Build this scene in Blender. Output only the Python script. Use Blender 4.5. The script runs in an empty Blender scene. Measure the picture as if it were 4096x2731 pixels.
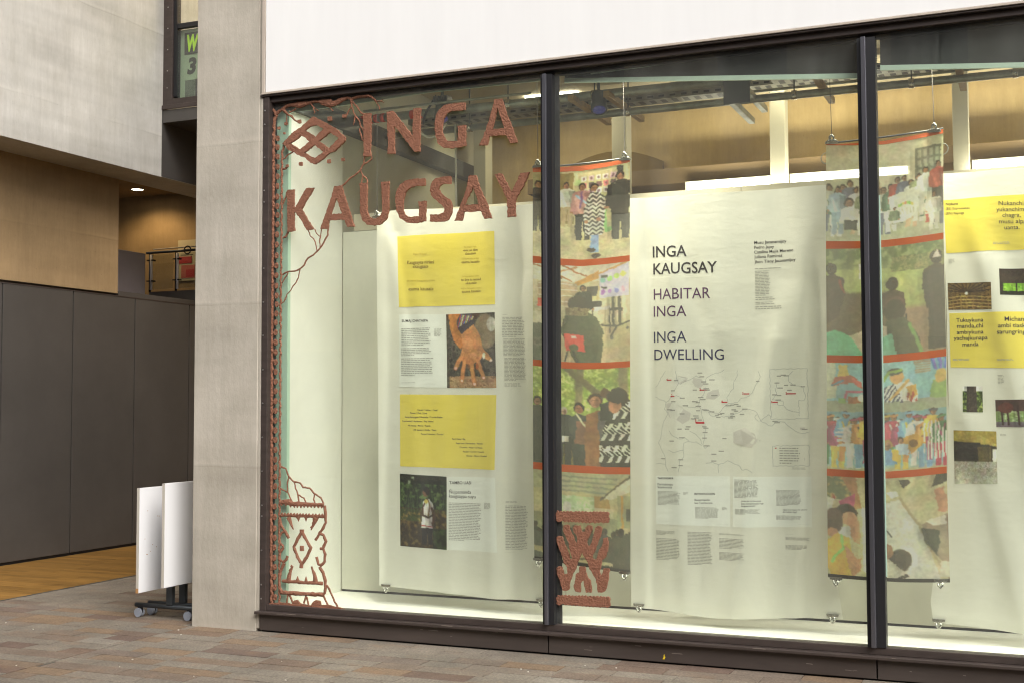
import bpy, bmesh, math, random
import numpy as np
from mathutils import Vector, Matrix
from mathutils.geometry import tessellate_polygon

# ---------------------------------------------------------------- scene, camera, sky, sun, exposure
S = bpy.context.scene
COL = S.collection
cam = bpy.data.cameras.new('camera'); camo = bpy.data.objects.new('camera', cam); COL.objects.link(camo)
cam.sensor_width = 36; cam.lens = 43.608; cam.clip_end = 500; cam.clip_start = .05
camo.location = (5.2048, -7.5656, 1.6)
def cam_matrix(yaw, pitch, roll):
    cy, sy, cp, sp = math.cos(yaw), math.sin(yaw), math.cos(pitch), math.sin(pitch)
    F = Vector((-sy*cp, cy*cp, sp)); R = Vector((cy, sy, 0)); U = R.cross(F)
    R2 = R*math.cos(roll)+U*math.sin(roll); U2 = -R*math.sin(roll)+U*math.cos(roll)
    return Matrix((R2, U2, -F)).transposed()
camo.rotation_euler = cam_matrix(.402180, .0526379, -.0033377).to_euler()
S.camera = camo

SUN_EL, SUN_AZ = math.radians(42), math.radians(128)      # azimuth measured from +Y towards +X
world = bpy.data.worlds.new('World'); S.world = world; world.use_nodes = True
nt = world.node_tree; bgn = nt.nodes['Background']
sky = nt.nodes.new('ShaderNodeTexSky'); sky.sky_type = 'NISHITA'; sky.sun_disc = False
sky.sun_elevation = SUN_EL; sky.sun_rotation = SUN_AZ; sky.dust_density = 5; sky.air_density = 1.0
hs = nt.nodes.new('ShaderNodeHueSaturation'); hs.inputs['Saturation'].default_value = .22   # milky overcast
nt.links.new(sky.outputs[0], hs.inputs['Color']); nt.links.new(hs.outputs[0], bgn.inputs['Color'])
bgn.inputs['Strength'].default_value = .15
sl = bpy.data.lights.new('sun', 'SUN'); sl.energy = 1.5; sl.angle = math.radians(40); sl.color = (1, .96, .9)
so = bpy.data.objects.new('sun', sl); COL.objects.link(so); so.location = (14, -12, 16)
sd = Vector((math.sin(SUN_AZ)*math.cos(SUN_EL), math.cos(SUN_AZ)*math.cos(SUN_EL), math.sin(SUN_EL)))
so.rotation_euler = sd.to_track_quat('Z', 'Y').to_euler()
S.view_settings.view_transform = 'Standard'; S.view_settings.look = 'None'
S.view_settings.exposure = 0.55; S.view_settings.gamma = 1; S.view_settings.use_curve_mapping = False
S.render.engine = 'CYCLES'
S.cycles.use_denoising = True; S.cycles.filter_width = 1.15
S.cycles.max_bounces = 10; S.cycles.diffuse_bounces = 5; S.cycles.glossy_bounces = 4; S.cycles.transparent_max_bounces = 24
S.cycles.sample_clamp_indirect = 6; S.cycles.caustics_reflective = False; S.cycles.caustics_refractive = False
rnd = random.Random(11)

# ---------------------------------------------------------------- materials
def lin(c):                                              # sRGB 0-255 -> linear
    return tuple(((v/255)/12.92 if v/255 <= .04045 else ((v/255+.055)/1.055)**2.4) for v in c)
MATS = {}
def nodes(m):
    m.use_nodes = True; t = m.node_tree; return t, t.nodes, t.links
def mat(name, col, rough=.6, metal=0., var=.0, vscale=3., bump=0., bscale=60., stretch=(1, 1, 1), spec=.5, coord='Object', speck=0., emit=None):
    """plain surface: colour with noise variation (var), fine relief (bump) and dark specks"""
    if name in MATS: return MATS[name]
    m = bpy.data.materials.new(name); t, N, Lk = nodes(m); b = N['Principled BSDF']
    b.inputs['Roughness'].default_value = rough; b.inputs['Metallic'].default_value = metal
    b.inputs['Specular IOR Level'].default_value = spec
    b.inputs['Base Color'].default_value = (*col, 1)
    if var or bump or speck:
        tc = N.new('ShaderNodeTexCoord'); mp = N.new('ShaderNodeMapping'); mp.inputs['Scale'].default_value = stretch
        if coord == 'World':
            g = N.new('ShaderNodeNewGeometry'); Lk.new(g.outputs['Position'], mp.inputs['Vector'])
        else: Lk.new(tc.outputs[coord], mp.inputs['Vector'])
    cur = None
    if var:
        n = N.new('ShaderNodeTexNoise'); n.inputs['Scale'].default_value = vscale; n.inputs['Detail'].default_value = 7; n.inputs['Roughness'].default_value = .62
        Lk.new(mp.outputs[0], n.inputs['Vector'])
        r = N.new('ShaderNodeValToRGB'); r.color_ramp.elements[0].position = .3; r.color_ramp.elements[1].position = .7
        r.color_ramp.elements[0].color = (*[max(0, c*(1-var)) for c in col], 1); r.color_ramp.elements[1].color = (*[min(1, c*(1+var)) for c in col], 1)
        Lk.new(n.outputs['Fac'], r.inputs[0]); cur = r.outputs[0]
    if speck:
        n2 = N.new('ShaderNodeTexNoise'); n2.inputs['Scale'].default_value = 55; n2.inputs['Detail'].default_value = 3; Lk.new(mp.outputs[0], n2.inputs['Vector'])
        r2 = N.new('ShaderNodeValToRGB'); r2.color_ramp.elements[0].position = .24; r2.color_ramp.elements[1].position = .34
        r2.color_ramp.elements[0].color = (1-speck,)*3+(1,); r2.color_ramp.elements[1].color = (1, 1, 1, 1)
        Lk.new(n2.outputs['Fac'], r2.inputs[0])
        mx = N.new('ShaderNodeMix'); mx.data_type = 'RGBA'; mx.blend_type = 'MULTIPLY'; mx.inputs[0].default_value = 1
        if cur: Lk.new(cur, mx.inputs[6])
        else: mx.inputs[6].default_value = (*col, 1)
        Lk.new(r2.outputs[0], mx.inputs[7]); cur = mx.outputs[2]
    if cur: Lk.new(cur, b.inputs['Base Color'])
    if bump:
        nb = N.new('ShaderNodeTexNoise'); nb.inputs['Scale'].default_value = bscale; nb.inputs['Detail'].default_value = 5; Lk.new(mp.outputs[0], nb.inputs['Vector'])
        bp = N.new('ShaderNodeBump'); bp.inputs['Strength'].default_value = bump; bp.inputs['Distance'].default_value = .02
        Lk.new(nb.outputs['Fac'], bp.inputs['Height']); Lk.new(bp.outputs[0], b.inputs['Normal'])
    if emit:
        b.inputs['Emission Color'].default_value = (*emit[0], 1); b.inputs['Emission Strength'].default_value = emit[1]
    MATS[name] = m; return m

def concrete(name, col, var=.22, band=.16, horiz=False):
    """board-marked in-situ concrete: cloudy patches, pour bands by height, vertical run streaks, pin holes"""
    m = bpy.data.materials.new(name); t, N, Lk = nodes(m); b = N['Principled BSDF']; b.inputs['Roughness'].default_value = .75
    b.inputs['Specular IOR Level'].default_value = .35
    g = N.new('ShaderNodeNewGeometry')
    def noise(scale, st, det=6, rough=.6):
        mp = N.new('ShaderNodeMapping'); mp.inputs['Scale'].default_value = st; Lk.new(g.outputs['Position'], mp.inputs['Vector'])
        n = N.new('ShaderNodeTexNoise'); n.inputs['Scale'].default_value = scale; n.inputs['Detail'].default_value = det; n.inputs['Roughness'].default_value = rough
        Lk.new(mp.outputs[0], n.inputs['Vector']); return n.outputs['Fac']
    def ramp(f, lo, hi, a, bb):
        r = N.new('ShaderNodeValToRGB'); r.color_ramp.elements[0].position = lo; r.color_ramp.elements[1].position = hi
        r.color_ramp.elements[0].color = (*a, 1); r.color_ramp.elements[1].color = (*bb, 1); Lk.new(f, r.inputs[0]); return r.outputs[0]
    def mul(a, bb):
        x = N.new('ShaderNodeMix'); x.data_type = 'RGBA'; x.blend_type = 'MULTIPLY'; x.inputs[0].default_value = 1; Lk.new(a, x.inputs[6]); Lk.new(bb, x.inputs[7]); return x.outputs[2]
    c = ramp(noise(1.3, (1, 1, 1)), .3, .72, [v*(1-var) for v in col], [v*(1+var*.7) for v in col])
    c = mul(c, ramp(noise(1.6, (.12, .12, 1.5), 3), .38, .6, (1-band,)*2+(1-band*1.05,), (1, 1, 1)))
    c = mul(c, ramp(noise(6, (2.4, 2.4, .10), 6, .7), .3, .7, (.92, .915, .905), (1.04, 1.04, 1.04)))
    c = mul(c, ramp(noise(3.2, (1, 1, .8), 8, .7), .32, .6, (.93, .925, .905), (1.02, 1.02, 1.02)))
    c = mul(c, ramp(noise(75, (1, 1, 1), 2), .22, .30, (.55, .53, .5), (1, 1, 1)))
    c = mul(c, ramp(noise(24, (1, 1, .22), 8, .75), .3, .7, (.93, .925, .91), (1.05, 1.05, 1.05)))
    sx = N.new('ShaderNodeSeparateXYZ'); Lk.new(g.outputs['Position'], sx.inputs[0])
    def math_(op, a, bb):
        q = N.new('ShaderNodeMath'); q.operation = op
        for i_, v in enumerate((a, bb)):
            if isinstance(v, (int, float)): q.inputs[i_].default_value = v
            else: Lk.new(v, q.inputs[i_])
        return q.outputs[0]
    wob = math_('MULTIPLY', noise(1.2, (1, 1, .2), 5), .055)
    ln = math_('FRACT', math_('DIVIDE', math_('ADD', sx.outputs['Z'], wob), 1.19), 0)
    r = N.new('ShaderNodeValToRGB'); e = r.color_ramp.elements; e[0].position = 0; e[0].color = (.72, .71, .69, 1); e[1].position = .02; e[1].color = (1.10, 1.10, 1.09, 1); k_ = e.new(.05); k_.color = (1, 1, 1, 1); k_ = e.new(.82); k_.color = (1, 1, 1, 1); k_ = e.new(.992); k_.color = (.90, .89, .87, 1)
    Lk.new(ln, r.inputs[0]); fade = N.new('ShaderNodeMix'); fade.data_type = 'RGBA'; fade.inputs[6].default_value = (1, 1, 1, 1); Lk.new(r.outputs[0], fade.inputs[7])
    Lk.new(ramp(noise(.9, (1, 1, 1), 4), .35, .65, (.1,)*3, (.95,)*3), fade.inputs[0]); c = mul(c, fade.outputs[2])
    Lk.new(c, b.inputs['Base Color'])
    bp = N.new('ShaderNodeBump'); bp.inputs['Strength'].default_value = .25; bp.inputs['Distance'].default_value = .01
    Lk.new(noise(38, (1, 1, .5), 6), bp.inputs['Height']); Lk.new(bp.outputs[0], b.inputs['Normal'])
    MATS[name] = m; return m

def cloth(name, col=None, attr=False, trans=.28, clear=0.):
    """printed cotton: diffuse both ways plus a fine weave and soft creases; attr=True takes the printed colours"""
    m = bpy.data.materials.new(name); t, N, Lk = nodes(m); N.remove(N['Principled BSDF']); out = N['Material Output']
    d = N.new('ShaderNodeBsdfDiffuse'); tr = N.new('ShaderNodeBsdfTranslucent'); mx = N.new('ShaderNodeMixShader'); mx.inputs[0].default_value = trans
    if attr:
        a = N.new('ShaderNodeAttribute'); a.attribute_name = 'print'; src = a.outputs['Color']
        Lk.new(src, d.inputs['Color']); Lk.new(src, tr.inputs['Color'])
    else:
        d.inputs['Color'].default_value = (*col, 1); tr.inputs['Color'].default_value = (*col, 1)
    g = N.new('ShaderNodeNewGeometry'); mp = N.new('ShaderNodeMapping'); mp.inputs['Scale'].default_value = (.45, 1, 1); Lk.new(g.outputs['Position'], mp.inputs['Vector'])
    n = N.new('ShaderNodeTexNoise'); n.inputs['Scale'].default_value = 26; n.inputs['Detail'].default_value = 5; n.inputs['Distortion'].default_value = .4; Lk.new(mp.outputs[0], n.inputs['Vector'])
    bp = N.new('ShaderNodeBump'); bp.inputs['Strength'].default_value = .09; bp.inputs['Distance'].default_value = .02; Lk.new(n.outputs['Fac'], bp.inputs['Height'])
    Lk.new(bp.outputs[0], d.inputs['Normal']); Lk.new(bp.outputs[0], tr.inputs['Normal'])
    Lk.new(d.outputs[0], mx.inputs[1]); Lk.new(tr.outputs[0], mx.inputs[2]); last = mx.outputs[0]
    if clear:
        tp = N.new('ShaderNodeBsdfTransparent'); m2 = N.new('ShaderNodeMixShader'); m2.inputs[0].default_value = clear
        Lk.new(last, m2.inputs[1]); Lk.new(tp.outputs[0], m2.inputs[2]); last = m2.outputs[0]
    Lk.new(last, out.inputs['Surface']); MATS[name] = m; return m

def glass(name, tint, refl=1.0, refl_veil=0.):
    m = bpy.data.materials.new(name); t, N, Lk = nodes(m); N.remove(N['Principled BSDF']); out = N['Material Output']
    tp = N.new('ShaderNodeBsdfTransparent'); tp.inputs[0].default_value = (*tint, 1)
    gl = N.new('ShaderNodeBsdfGlossy'); gl.inputs['Roughness'].default_value = .015; gl.inputs[0].default_value = (refl, refl, refl, 1)
    fr = N.new('ShaderNodeFresnel'); g = N.new('ShaderNodeNewGeometry'); mr = N.new('ShaderNodeMapRange'); mr.inputs[3].default_value = 1.5; mr.inputs[4].default_value = 1/1.5   # same reflectance from either face of the pane
    Lk.new(g.outputs['Backfacing'], mr.inputs[0]); Lk.new(mr.outputs[0], fr.inputs[0])
    mx = N.new('ShaderNodeMixShader'); Lk.new(fr.outputs[0], mx.inputs[0]); Lk.new(tp.outputs[0], mx.inputs[1]); Lk.new(gl.outputs[0], mx.inputs[2]); last = mx.outputs[0]
    if refl_veil:                                              # pale noisy film painted on the pane for its reflection haze
        df = N.new('ShaderNodeBsdfDiffuse'); df.inputs[0].default_value = (.8, .8, .76, 1)
        mp = N.new('ShaderNodeMapping'); mp.inputs['Scale'].default_value = (1.1, 1, .45); Lk.new(g.outputs['Position'], mp.inputs['Vector'])
        n = N.new('ShaderNodeTexNoise'); n.inputs['Scale'].default_value = 2.4; n.inputs['Detail'].default_value = 9; n.inputs['Roughness'].default_value = .7; n.inputs['Distortion'].default_value = 1.2; Lk.new(mp.outputs[0], n.inputs['Vector'])
        r = N.new('ShaderNodeMapRange'); r.inputs[1].default_value = .3; r.inputs[2].default_value = .75; r.inputs[3].default_value = refl_veil*.35; r.inputs[4].default_value = refl_veil*1.7; Lk.new(n.outputs['Fac'], r.inputs[0])
        m2 = N.new('ShaderNodeMixShader'); Lk.new(r.outputs[0], m2.inputs[0]); Lk.new(last, m2.inputs[1]); Lk.new(df.outputs[0], m2.inputs[2]); last = m2.outputs[0]
    Lk.new(last, out.inputs['Surface']); MATS[name] = m; return m

# ---------------------------------------------------------------- mesh building
class MB:
    def __init__(s): s.v = []; s.f = []
    def box(s, x0, x1, y0, y1, z0, z1):
        n = len(s.v); s.v += [(x, y, z) for z in (z0, z1) for y in (y0, y1) for x in (x0, x1)]
        s.f += [[n+i for i in q] for q in ((0, 2, 3, 1), (4, 5, 7, 6), (0, 1, 5, 4), (2, 6, 7, 3), (0, 4, 6, 2), (1, 3, 7, 5))]; return s
    def tube(s, pts, r, seg=8, cap=True):
        pts = [Vector(p) for p in pts]; rs = r if isinstance(r, (list, tuple)) else [r]*len(pts); n0 = len(s.v)
        for i, p in enumerate(pts):
            d = (pts[min(i+1, len(pts)-1)]-pts[max(i-1, 0)]).normalized()
            a = d.orthogonal().normalized() if i == 0 else (a-d*a.dot(d)).normalized()
            b = d.cross(a)
            for k in range(seg):
                t = 2*math.pi*k/seg; s.v.append(tuple(p+(a*math.cos(t)+b*math.sin(t))*rs[i]))
        for i in range(len(pts)-1):
            for k in range(seg):
                s.f.append([n0+i*seg+k, n0+i*seg+(k+1) % seg, n0+(i+1)*seg+(k+1) % seg, n0+(i+1)*seg+k])
        if cap:
            s.f.append([n0+k for k in range(seg)][::-1]); s.f.append([n0+(len(pts)-1)*seg+k for k in range(seg)])
        return s
    def prism(s, loops, y0, y1):
        """flat outline in x,z (first loop outer, others holes) with its front at y0 and its back at y1"""
        vs = [[Vector((x, z, 0)) for x, z in l] for l in loops]; n = len(s.v); flat = [p for l in loops for p in l]; m = len(flat)
        s.v += [(x, y0, z) for x, z in flat]+[(x, y1, z) for x, z in flat]
        for t in tessellate_polygon(vs): s.f.append([n+i for i in t]); s.f.append([n+m+i for i in t][::-1])
        o = 0
        for l in loops:
            k = len(l)
            for i in range(k):
                a, b = n+o+i, n+o+(i+1) % k; s.f.append([a, b, b+m, a+m])
            o += k
        return s
    def grid(s, P):
        n = len(s.v); R, C = len(P), len(P[0]); s.v += [tuple(p) for r in P for p in r]
        for i in range(R-1):
            for j in range(C-1): s.f.append([n+i*C+j, n+i*C+j+1, n+(i+1)*C+j+1, n+(i+1)*C+j])
        return s
    def mesh(s, name, m, off=(0, 0, 0), smooth=False, fix=True):
        me = bpy.data.meshes.new(name); o = Vector(off)
        me.from_pydata([tuple(Vector(v)-o) for v in s.v], [], s.f)
        if fix:
            bm = bmesh.new(); bm.from_mesh(me); bmesh.ops.recalc_face_normals(bm, faces=bm.faces); bm.to_mesh(me); bm.free()
        if smooth: me.polygons.foreach_set('use_smooth', [True]*len(me.polygons))
        me.materials.append(m); me.update(); return me
    def obj(s, name, m, parent=None, smooth=False, bevel=0, fix=True):
        off = root_loc(parent)
        o = bpy.data.objects.new(name, s.mesh(name, m, off, smooth, fix)); COL.objects.link(o)
        if parent: o.parent = parent
        if bevel:
            b = o.modifiers.new('bevel', 'BEVEL'); b.width = bevel; b.segments = 2; b.limit_method = 'ANGLE'
        return o
def root_loc(p):
    v = Vector((0, 0, 0))
    while p: v += p.location; p = p.parent
    return v
def tag(o, label, cat, group=None):
    o['label'] = label; o['category'] = cat
    if group: o['group'] = group
    return o
def thing(name, label, cat, loc=(0, 0, 0), group=None):
    o = bpy.data.objects.new(name, None); COL.objects.link(o); o.location = loc; o.empty_display_size = .1
    return tag(o, label, cat, group)
def struct(o): o['kind'] = 'structure'; return o
def box(name, m, x0, x1, y0, y1, z0, z1, parent=None, bevel=0): return MB().box(x0, x1, y0, y1, z0, z1).obj(name, m, parent, bevel=bevel)
def tri_wave(a, b, n): return [a+(b-a)*i/n for i in range(n+1)]

# ---------------------------------------------------------------- survey of the shopfront, in metres on its own planes (x, z)
LET={'I1': [[(0.8269,3.6837),(0.8874,3.6797),(0.8847,3.4018),(0.8898,3.37),(0.8244,3.3767),(0.8314,3.4063)]],'N': [[(1.0146,3.6768),(1.0657,3.6762),(1.2213,3.4847),(1.2253,3.6793),(1.2803,3.6789),(1.277,3.3701),(1.2352,3.3736),(1.0757,3.5724),(1.076,3.4168),(1.0816,3.3747),(1.0208,3.3766),(1.0277,3.4271)]],'G1': [[(1.6258,3.6808),(1.6257,3.6297),(1.5256,3.6346),(1.4854,3.6202),(1.4618,3.5857),(1.4516,3.5438),(1.4516,3.4887),(1.4718,3.4441),(1.4987,3.4246),(1.5689,3.416),(1.5723,3.4778),(1.567,3.5239),(1.6289,3.5243),(1.6287,3.3817),(1.5254,3.3723),(1.4583,3.3829),(1.4178,3.4121),(1.3975,3.469),(1.3908,3.5494),(1.4009,3.6099),(1.4247,3.6506),(1.4652,3.6803),(1.5458,3.6864)]],'A1': [[(1.8461,3.6805),(1.9,3.6793),(1.9396,3.5584),(1.9716,3.4836),(2.0109,3.3727),(1.9615,3.371),(1.9295,3.4276),(1.8076,3.4325),(1.7898,3.3739),(1.7296,3.3742),(1.7638,3.4364),(1.8099,3.5587)],[(1.8687,3.6193),(1.9168,3.4737),(1.826,3.479)]],'K': [[(0.1952,3.1787),(0.2541,3.1801),(0.251,3.0507),(0.2673,3.0497),(0.3075,3.1098),(0.3557,3.1797),(0.4219,3.1805),(0.3683,3.1056),(0.3162,3.0325),(0.3611,2.9634),(0.4221,2.8763),(0.3617,2.875),(0.3167,2.9488),(0.2634,3.015),(0.2537,3.0086),(0.2519,2.9108),(0.2603,2.8768),(0.1991,2.8741),(0.1964,3.0123)]],'A2': [[(0.592,3.1799),(0.6473,3.1793),(0.707,3.0136),(0.756,2.8785),(0.6974,2.8786),(0.6759,2.9333),(0.5472,2.9345),(0.5379,2.8743),(0.4757,2.8787),(0.5135,2.9711),(0.5567,3.0788)],[(0.6082,3.0925),(0.6545,2.9793),(0.5628,2.9783)]],'U': [[(0.8001,3.1858),(0.862,3.1875),(0.8574,3.0533),(0.8576,2.9908),(0.8755,2.9397),(0.9215,2.9244),(0.9601,2.9344),(0.9811,2.9703),(0.9773,3.0762),(0.9715,3.1824),(1.0352,3.182),(1.0334,3.0723),(1.0322,2.967),(1.0162,2.9184),(0.9778,2.8849),(0.9146,2.8744),(0.858,2.8847),(0.8224,2.9181),(0.8044,2.9755),(0.804,3.0883)]],'G2': [[(1.3174,3.18),(1.3195,3.1308),(1.2478,3.1324),(1.1997,3.1223),(1.1653,3.094),(1.1501,3.0457),(1.1447,2.9844),(1.1586,2.9403),(1.1862,2.9201),(1.2719,2.9178),(1.2752,2.9757),(1.2649,3.0224),(1.3277,3.0224),(1.3216,2.881),(1.248,2.8721),(1.1724,2.881),(1.124,2.9117),(1.0962,2.9628),(1.0843,3.0378),(1.0925,3.0991),(1.1237,3.1526),(1.1721,3.1768),(1.2409,3.1839)]],'S': [[(1.5165,3.1796),(1.5172,3.1285),(1.4514,3.1297),(1.4312,3.1177),(1.4211,3.0971),(1.4447,3.065),(1.5117,3.0147),(1.5237,2.9836),(1.5217,2.9231),(1.4982,2.8822),(1.4513,2.8699),(1.3555,2.8771),(1.3569,2.9246),(1.4312,2.9229),(1.4614,2.9331),(1.4682,2.9569),(1.4514,2.9824),(1.384,3.0357),(1.3636,3.0615),(1.3555,3.0927),(1.367,3.1408),(1.4009,3.1749),(1.4582,3.1816)]],'A3': [[(1.6548,3.1751),(1.7042,3.1731),(1.7368,3.0834),(1.7823,2.9842),(1.8256,2.8707),(1.7677,2.8696),(1.743,2.9239),(1.6147,2.9262),(1.6034,2.8696),(1.5436,2.8703),(1.5849,2.9614),(1.6315,3.0729)],[(1.6856,3.0931),(1.7268,2.973),(1.6181,2.9742)]],'Y': [[(1.8446,3.1683),(1.8996,3.1683),(1.938,3.0926),(1.9712,3.0397),(2.0054,3.1055),(2.0343,3.1627),(2.1011,3.1634),(2.0595,3.0837),(1.9953,2.9816),(1.9968,2.8701),(1.9373,2.8697),(1.9377,2.9855),(1.8929,3.0781)]]}
DIA=[[(0.4155,3.699),(0.4777,3.6637),(0.5563,3.6222),(0.6233,3.5772),(0.6816,3.5187),(0.6734,3.4953),(0.5906,3.4297),(0.5517,3.4233),(0.4792,3.3758),(0.4316,3.3504),(0.3892,3.3635),(0.3436,3.4064),(0.2751,3.4317),(0.2521,3.4533),(0.2061,3.4695),(0.1684,3.5097),(0.1481,3.5214),(0.1996,3.5663),(0.251,3.6061),(0.3024,3.6261),(0.359,3.6651),(0.3872,3.6869)],[(0.4469,3.6324),(0.4977,3.6008),(0.4333,3.548),(0.3452,3.6025),(0.3819,3.6286)],[(0.551,3.5702),(0.6263,3.5236),(0.546,3.4529),(0.4616,3.5162)],[(0.3113,3.5736),(0.3826,3.5207),(0.3034,3.4686),(0.2172,3.5179),(0.2686,3.5454)],[(0.4223,3.4903),(0.5014,3.4324),(0.4285,3.3945),(0.3377,3.4412)]]
DOTS=[(0.1758,3.6698,0.0146),(0.2906,3.6754,0.0176),(0.5477,3.6717,0.0201),(0.6671,3.6798,0.0167),(0.1141,3.6433,0.0146),(0.1608,3.6004,0.0096),(0.3052,3.3629,0.0176),(0.5409,3.3635,0.018),(0.6585,3.3675,0.0151),(0.1879,3.3585,0.0134)]
OVALS=[(0.1031,3.5684),(0.1036,3.5019),(0.1042,3.4335),(0.1048,3.3577),(0.1047,3.2865),(0.1035,3.2156),(0.1041,3.138),(0.1047,3.0689),(0.106,3.0026),(0.1057,2.9337),(0.103,2.8601),(0.1019,2.785),(0.1017,2.7057),(0.1007,2.6321),(0.1004,2.5607),(0.101,2.485),(0.1024,2.4136),(0.1045,2.3486),(0.1018,2.2809),(0.0973,2.2162),(0.0977,2.1452),(0.0981,2.0743),(0.0984,2.0034),(0.0988,1.9326),(0.0991,1.8619),(0.0995,1.7912),(0.0998,1.7206),(0.1002,1.65),(0.1006,1.5795),(0.1009,1.5091),(0.1013,1.4387),(0.1016,1.3684),(0.102,1.2982),(0.1023,1.228),(0.1028,1.17),(0.1008,1.1034),(0.1013,1.0348),(0.1018,0.9662),(0.0999,0.8903),(0.0996,0.8139),(0.0994,0.7332),(0.0999,0.6662),(0.0988,0.5964),(0.0994,0.5224),(0.1025,0.4565),(0.1022,0.3869),(0.1045,0.3096),(0.1067,0.2417)]
TOP=[[(0.0324,3.8128,0.0194),(0.0501,3.7936,0.0237),(0.0707,3.7717,0.0247),(0.0855,3.7354,0.0269),(0.0713,3.7019,0.0247)],[(0.0854,3.7503,0.0269),(0.1114,3.7702,0.0237),(0.1461,3.7842,0.0247),(0.1806,3.8056,0.0215),(0.2152,3.8096,0.0237),(0.2497,3.8037,0.0376),(0.2898,3.7997,0.0511),(0.324,3.8037,0.043),(0.3525,3.8058,0.0269),(0.4148,3.8119,0.0194),(0.4515,3.8106,0.0215),(0.4769,3.7983,0.043),(0.505,3.7955,0.0564),(0.5387,3.7897,0.0618),(0.5667,3.7796,0.0484),(0.5889,3.7822,0.0376),(0.6222,3.7959,0.0376),(0.6555,3.8071,0.0269),(0.6886,3.8111,0.0215),(0.7107,3.8015,0.0194),(0.7218,3.781,0.0118)],[(0.7163,3.7864,0.0161),(0.7328,3.8017,0.0204),(0.7657,3.8081,0.0215),(0.8095,3.8109,0.0204),(0.8585,3.8107,0.0204),(0.8857,3.7959,0.0183),(0.9129,3.7715,0.014),(0.9238,3.756,0.0108)],[(0.1461,3.7792,0.0269),(0.1578,3.7632,0.0237),(0.1752,3.7516,0.0215),(0.1927,3.7351,0.0194),(0.2158,3.723,0.0161),(0.236,3.7013,0.0118),(0.2505,3.6851,0.0108),(0.2734,3.678,0.0108)],[(0.1752,3.7516,0.0086),(0.1766,3.7218,0.0086),(0.1746,3.6823,0.0086)],[(0.1983,3.7543,0.0118),(0.227,3.7614,0.0118),(0.2585,3.7757,0.0118)],[(0.3695,3.809,0.0129),(0.3866,3.7926,0.0118),(0.4037,3.7688,0.0108),(0.4084,3.7487,0.0086),(0.4152,3.7358,0.0086),(0.4085,3.7232,0.0054)],[(0.4037,3.7712,0.0075),(0.4207,3.7622,0.0075),(0.4321,3.7488,0.0075),(0.4502,3.7397,0.0075)],[(0.5332,3.7658,0.0075),(0.5445,3.7501,0.0075),(0.5585,3.7428,0.0075),(0.5697,3.7257,0.0075)],[(0.7163,3.7864,0.0161),(0.7219,3.7617,0.014),(0.7247,3.742,0.0129),(0.7055,3.7246,0.0108),(0.6918,3.7065,0.0108),(0.6781,3.6788,0.0108)],[(0.7247,3.742,0.0118),(0.7358,3.7168,0.0108),(0.7414,3.6969,0.0108),(0.7525,3.6765,0.0129),(0.7487,3.6527,0.0108),(0.7455,3.6289,0.0086),(0.7363,3.6104,0.0054)],[(0.7525,3.6765,0.0118),(0.7772,3.65,0.0118),(0.791,3.6246,0.0118),(0.7949,3.5953,0.0118),(0.8103,3.5795,0.0118),(0.8267,3.5539,0.0118)],[(0.7911,3.5836,0.0108),(0.7857,3.5625,0.0108),(0.8022,3.5345,0.0108),(0.8105,3.5025,0.0108),(0.827,3.4794,0.0108)],[(0.7218,3.7835,0.0108),(0.7494,3.7589,0.0108),(0.7714,3.7398,0.0108),(0.788,3.7069,0.0108),(0.8017,3.6911,0.0108),(0.8263,3.6742,0.0108)],[(0.8728,3.8083,0.0127),(0.8978,3.7869,0.0113),(0.9191,3.7627,0.0113),(0.951,3.7627,0.0099),(0.9863,3.7485,0.0056)],[(0.9191,3.7627,0.0084),(0.9298,3.7397,0.0084),(0.9475,3.7254,0.0084),(0.9511,3.6999,0.0084)],[(0.9545,3.7623,0.007),(0.9792,3.7692,0.007)]]
MID=[[(0.83,3.376,0.0112),(0.8247,3.3525,0.0112),(0.822,3.3239,0.0112)],[(0.8897,3.3687,0.0125),(0.8844,3.35,0.0125),(0.8546,3.3332,0.0125),(0.8193,3.3169,0.0125),(0.8058,3.294,0.0125),(0.7977,3.2803,0.0125),(0.7732,3.2654,0.0125),(0.7459,3.2459,0.0125),(0.7158,3.2313,0.0125),(0.6912,3.2091,0.0125),(0.6692,3.1915,0.0125),(0.6362,3.1746,0.0125)],[(0.7977,3.2803,0.0112),(0.8059,3.258,0.0112),(0.8158,3.2429,0.0112),(0.8115,3.2193,0.0112),(0.8035,3.1863,0.0112)],[(0.8158,3.2429,0.0112),(0.8387,3.2244,0.0112),(0.8496,3.2068,0.0112),(0.8551,3.1825,0.0112)]]
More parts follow.
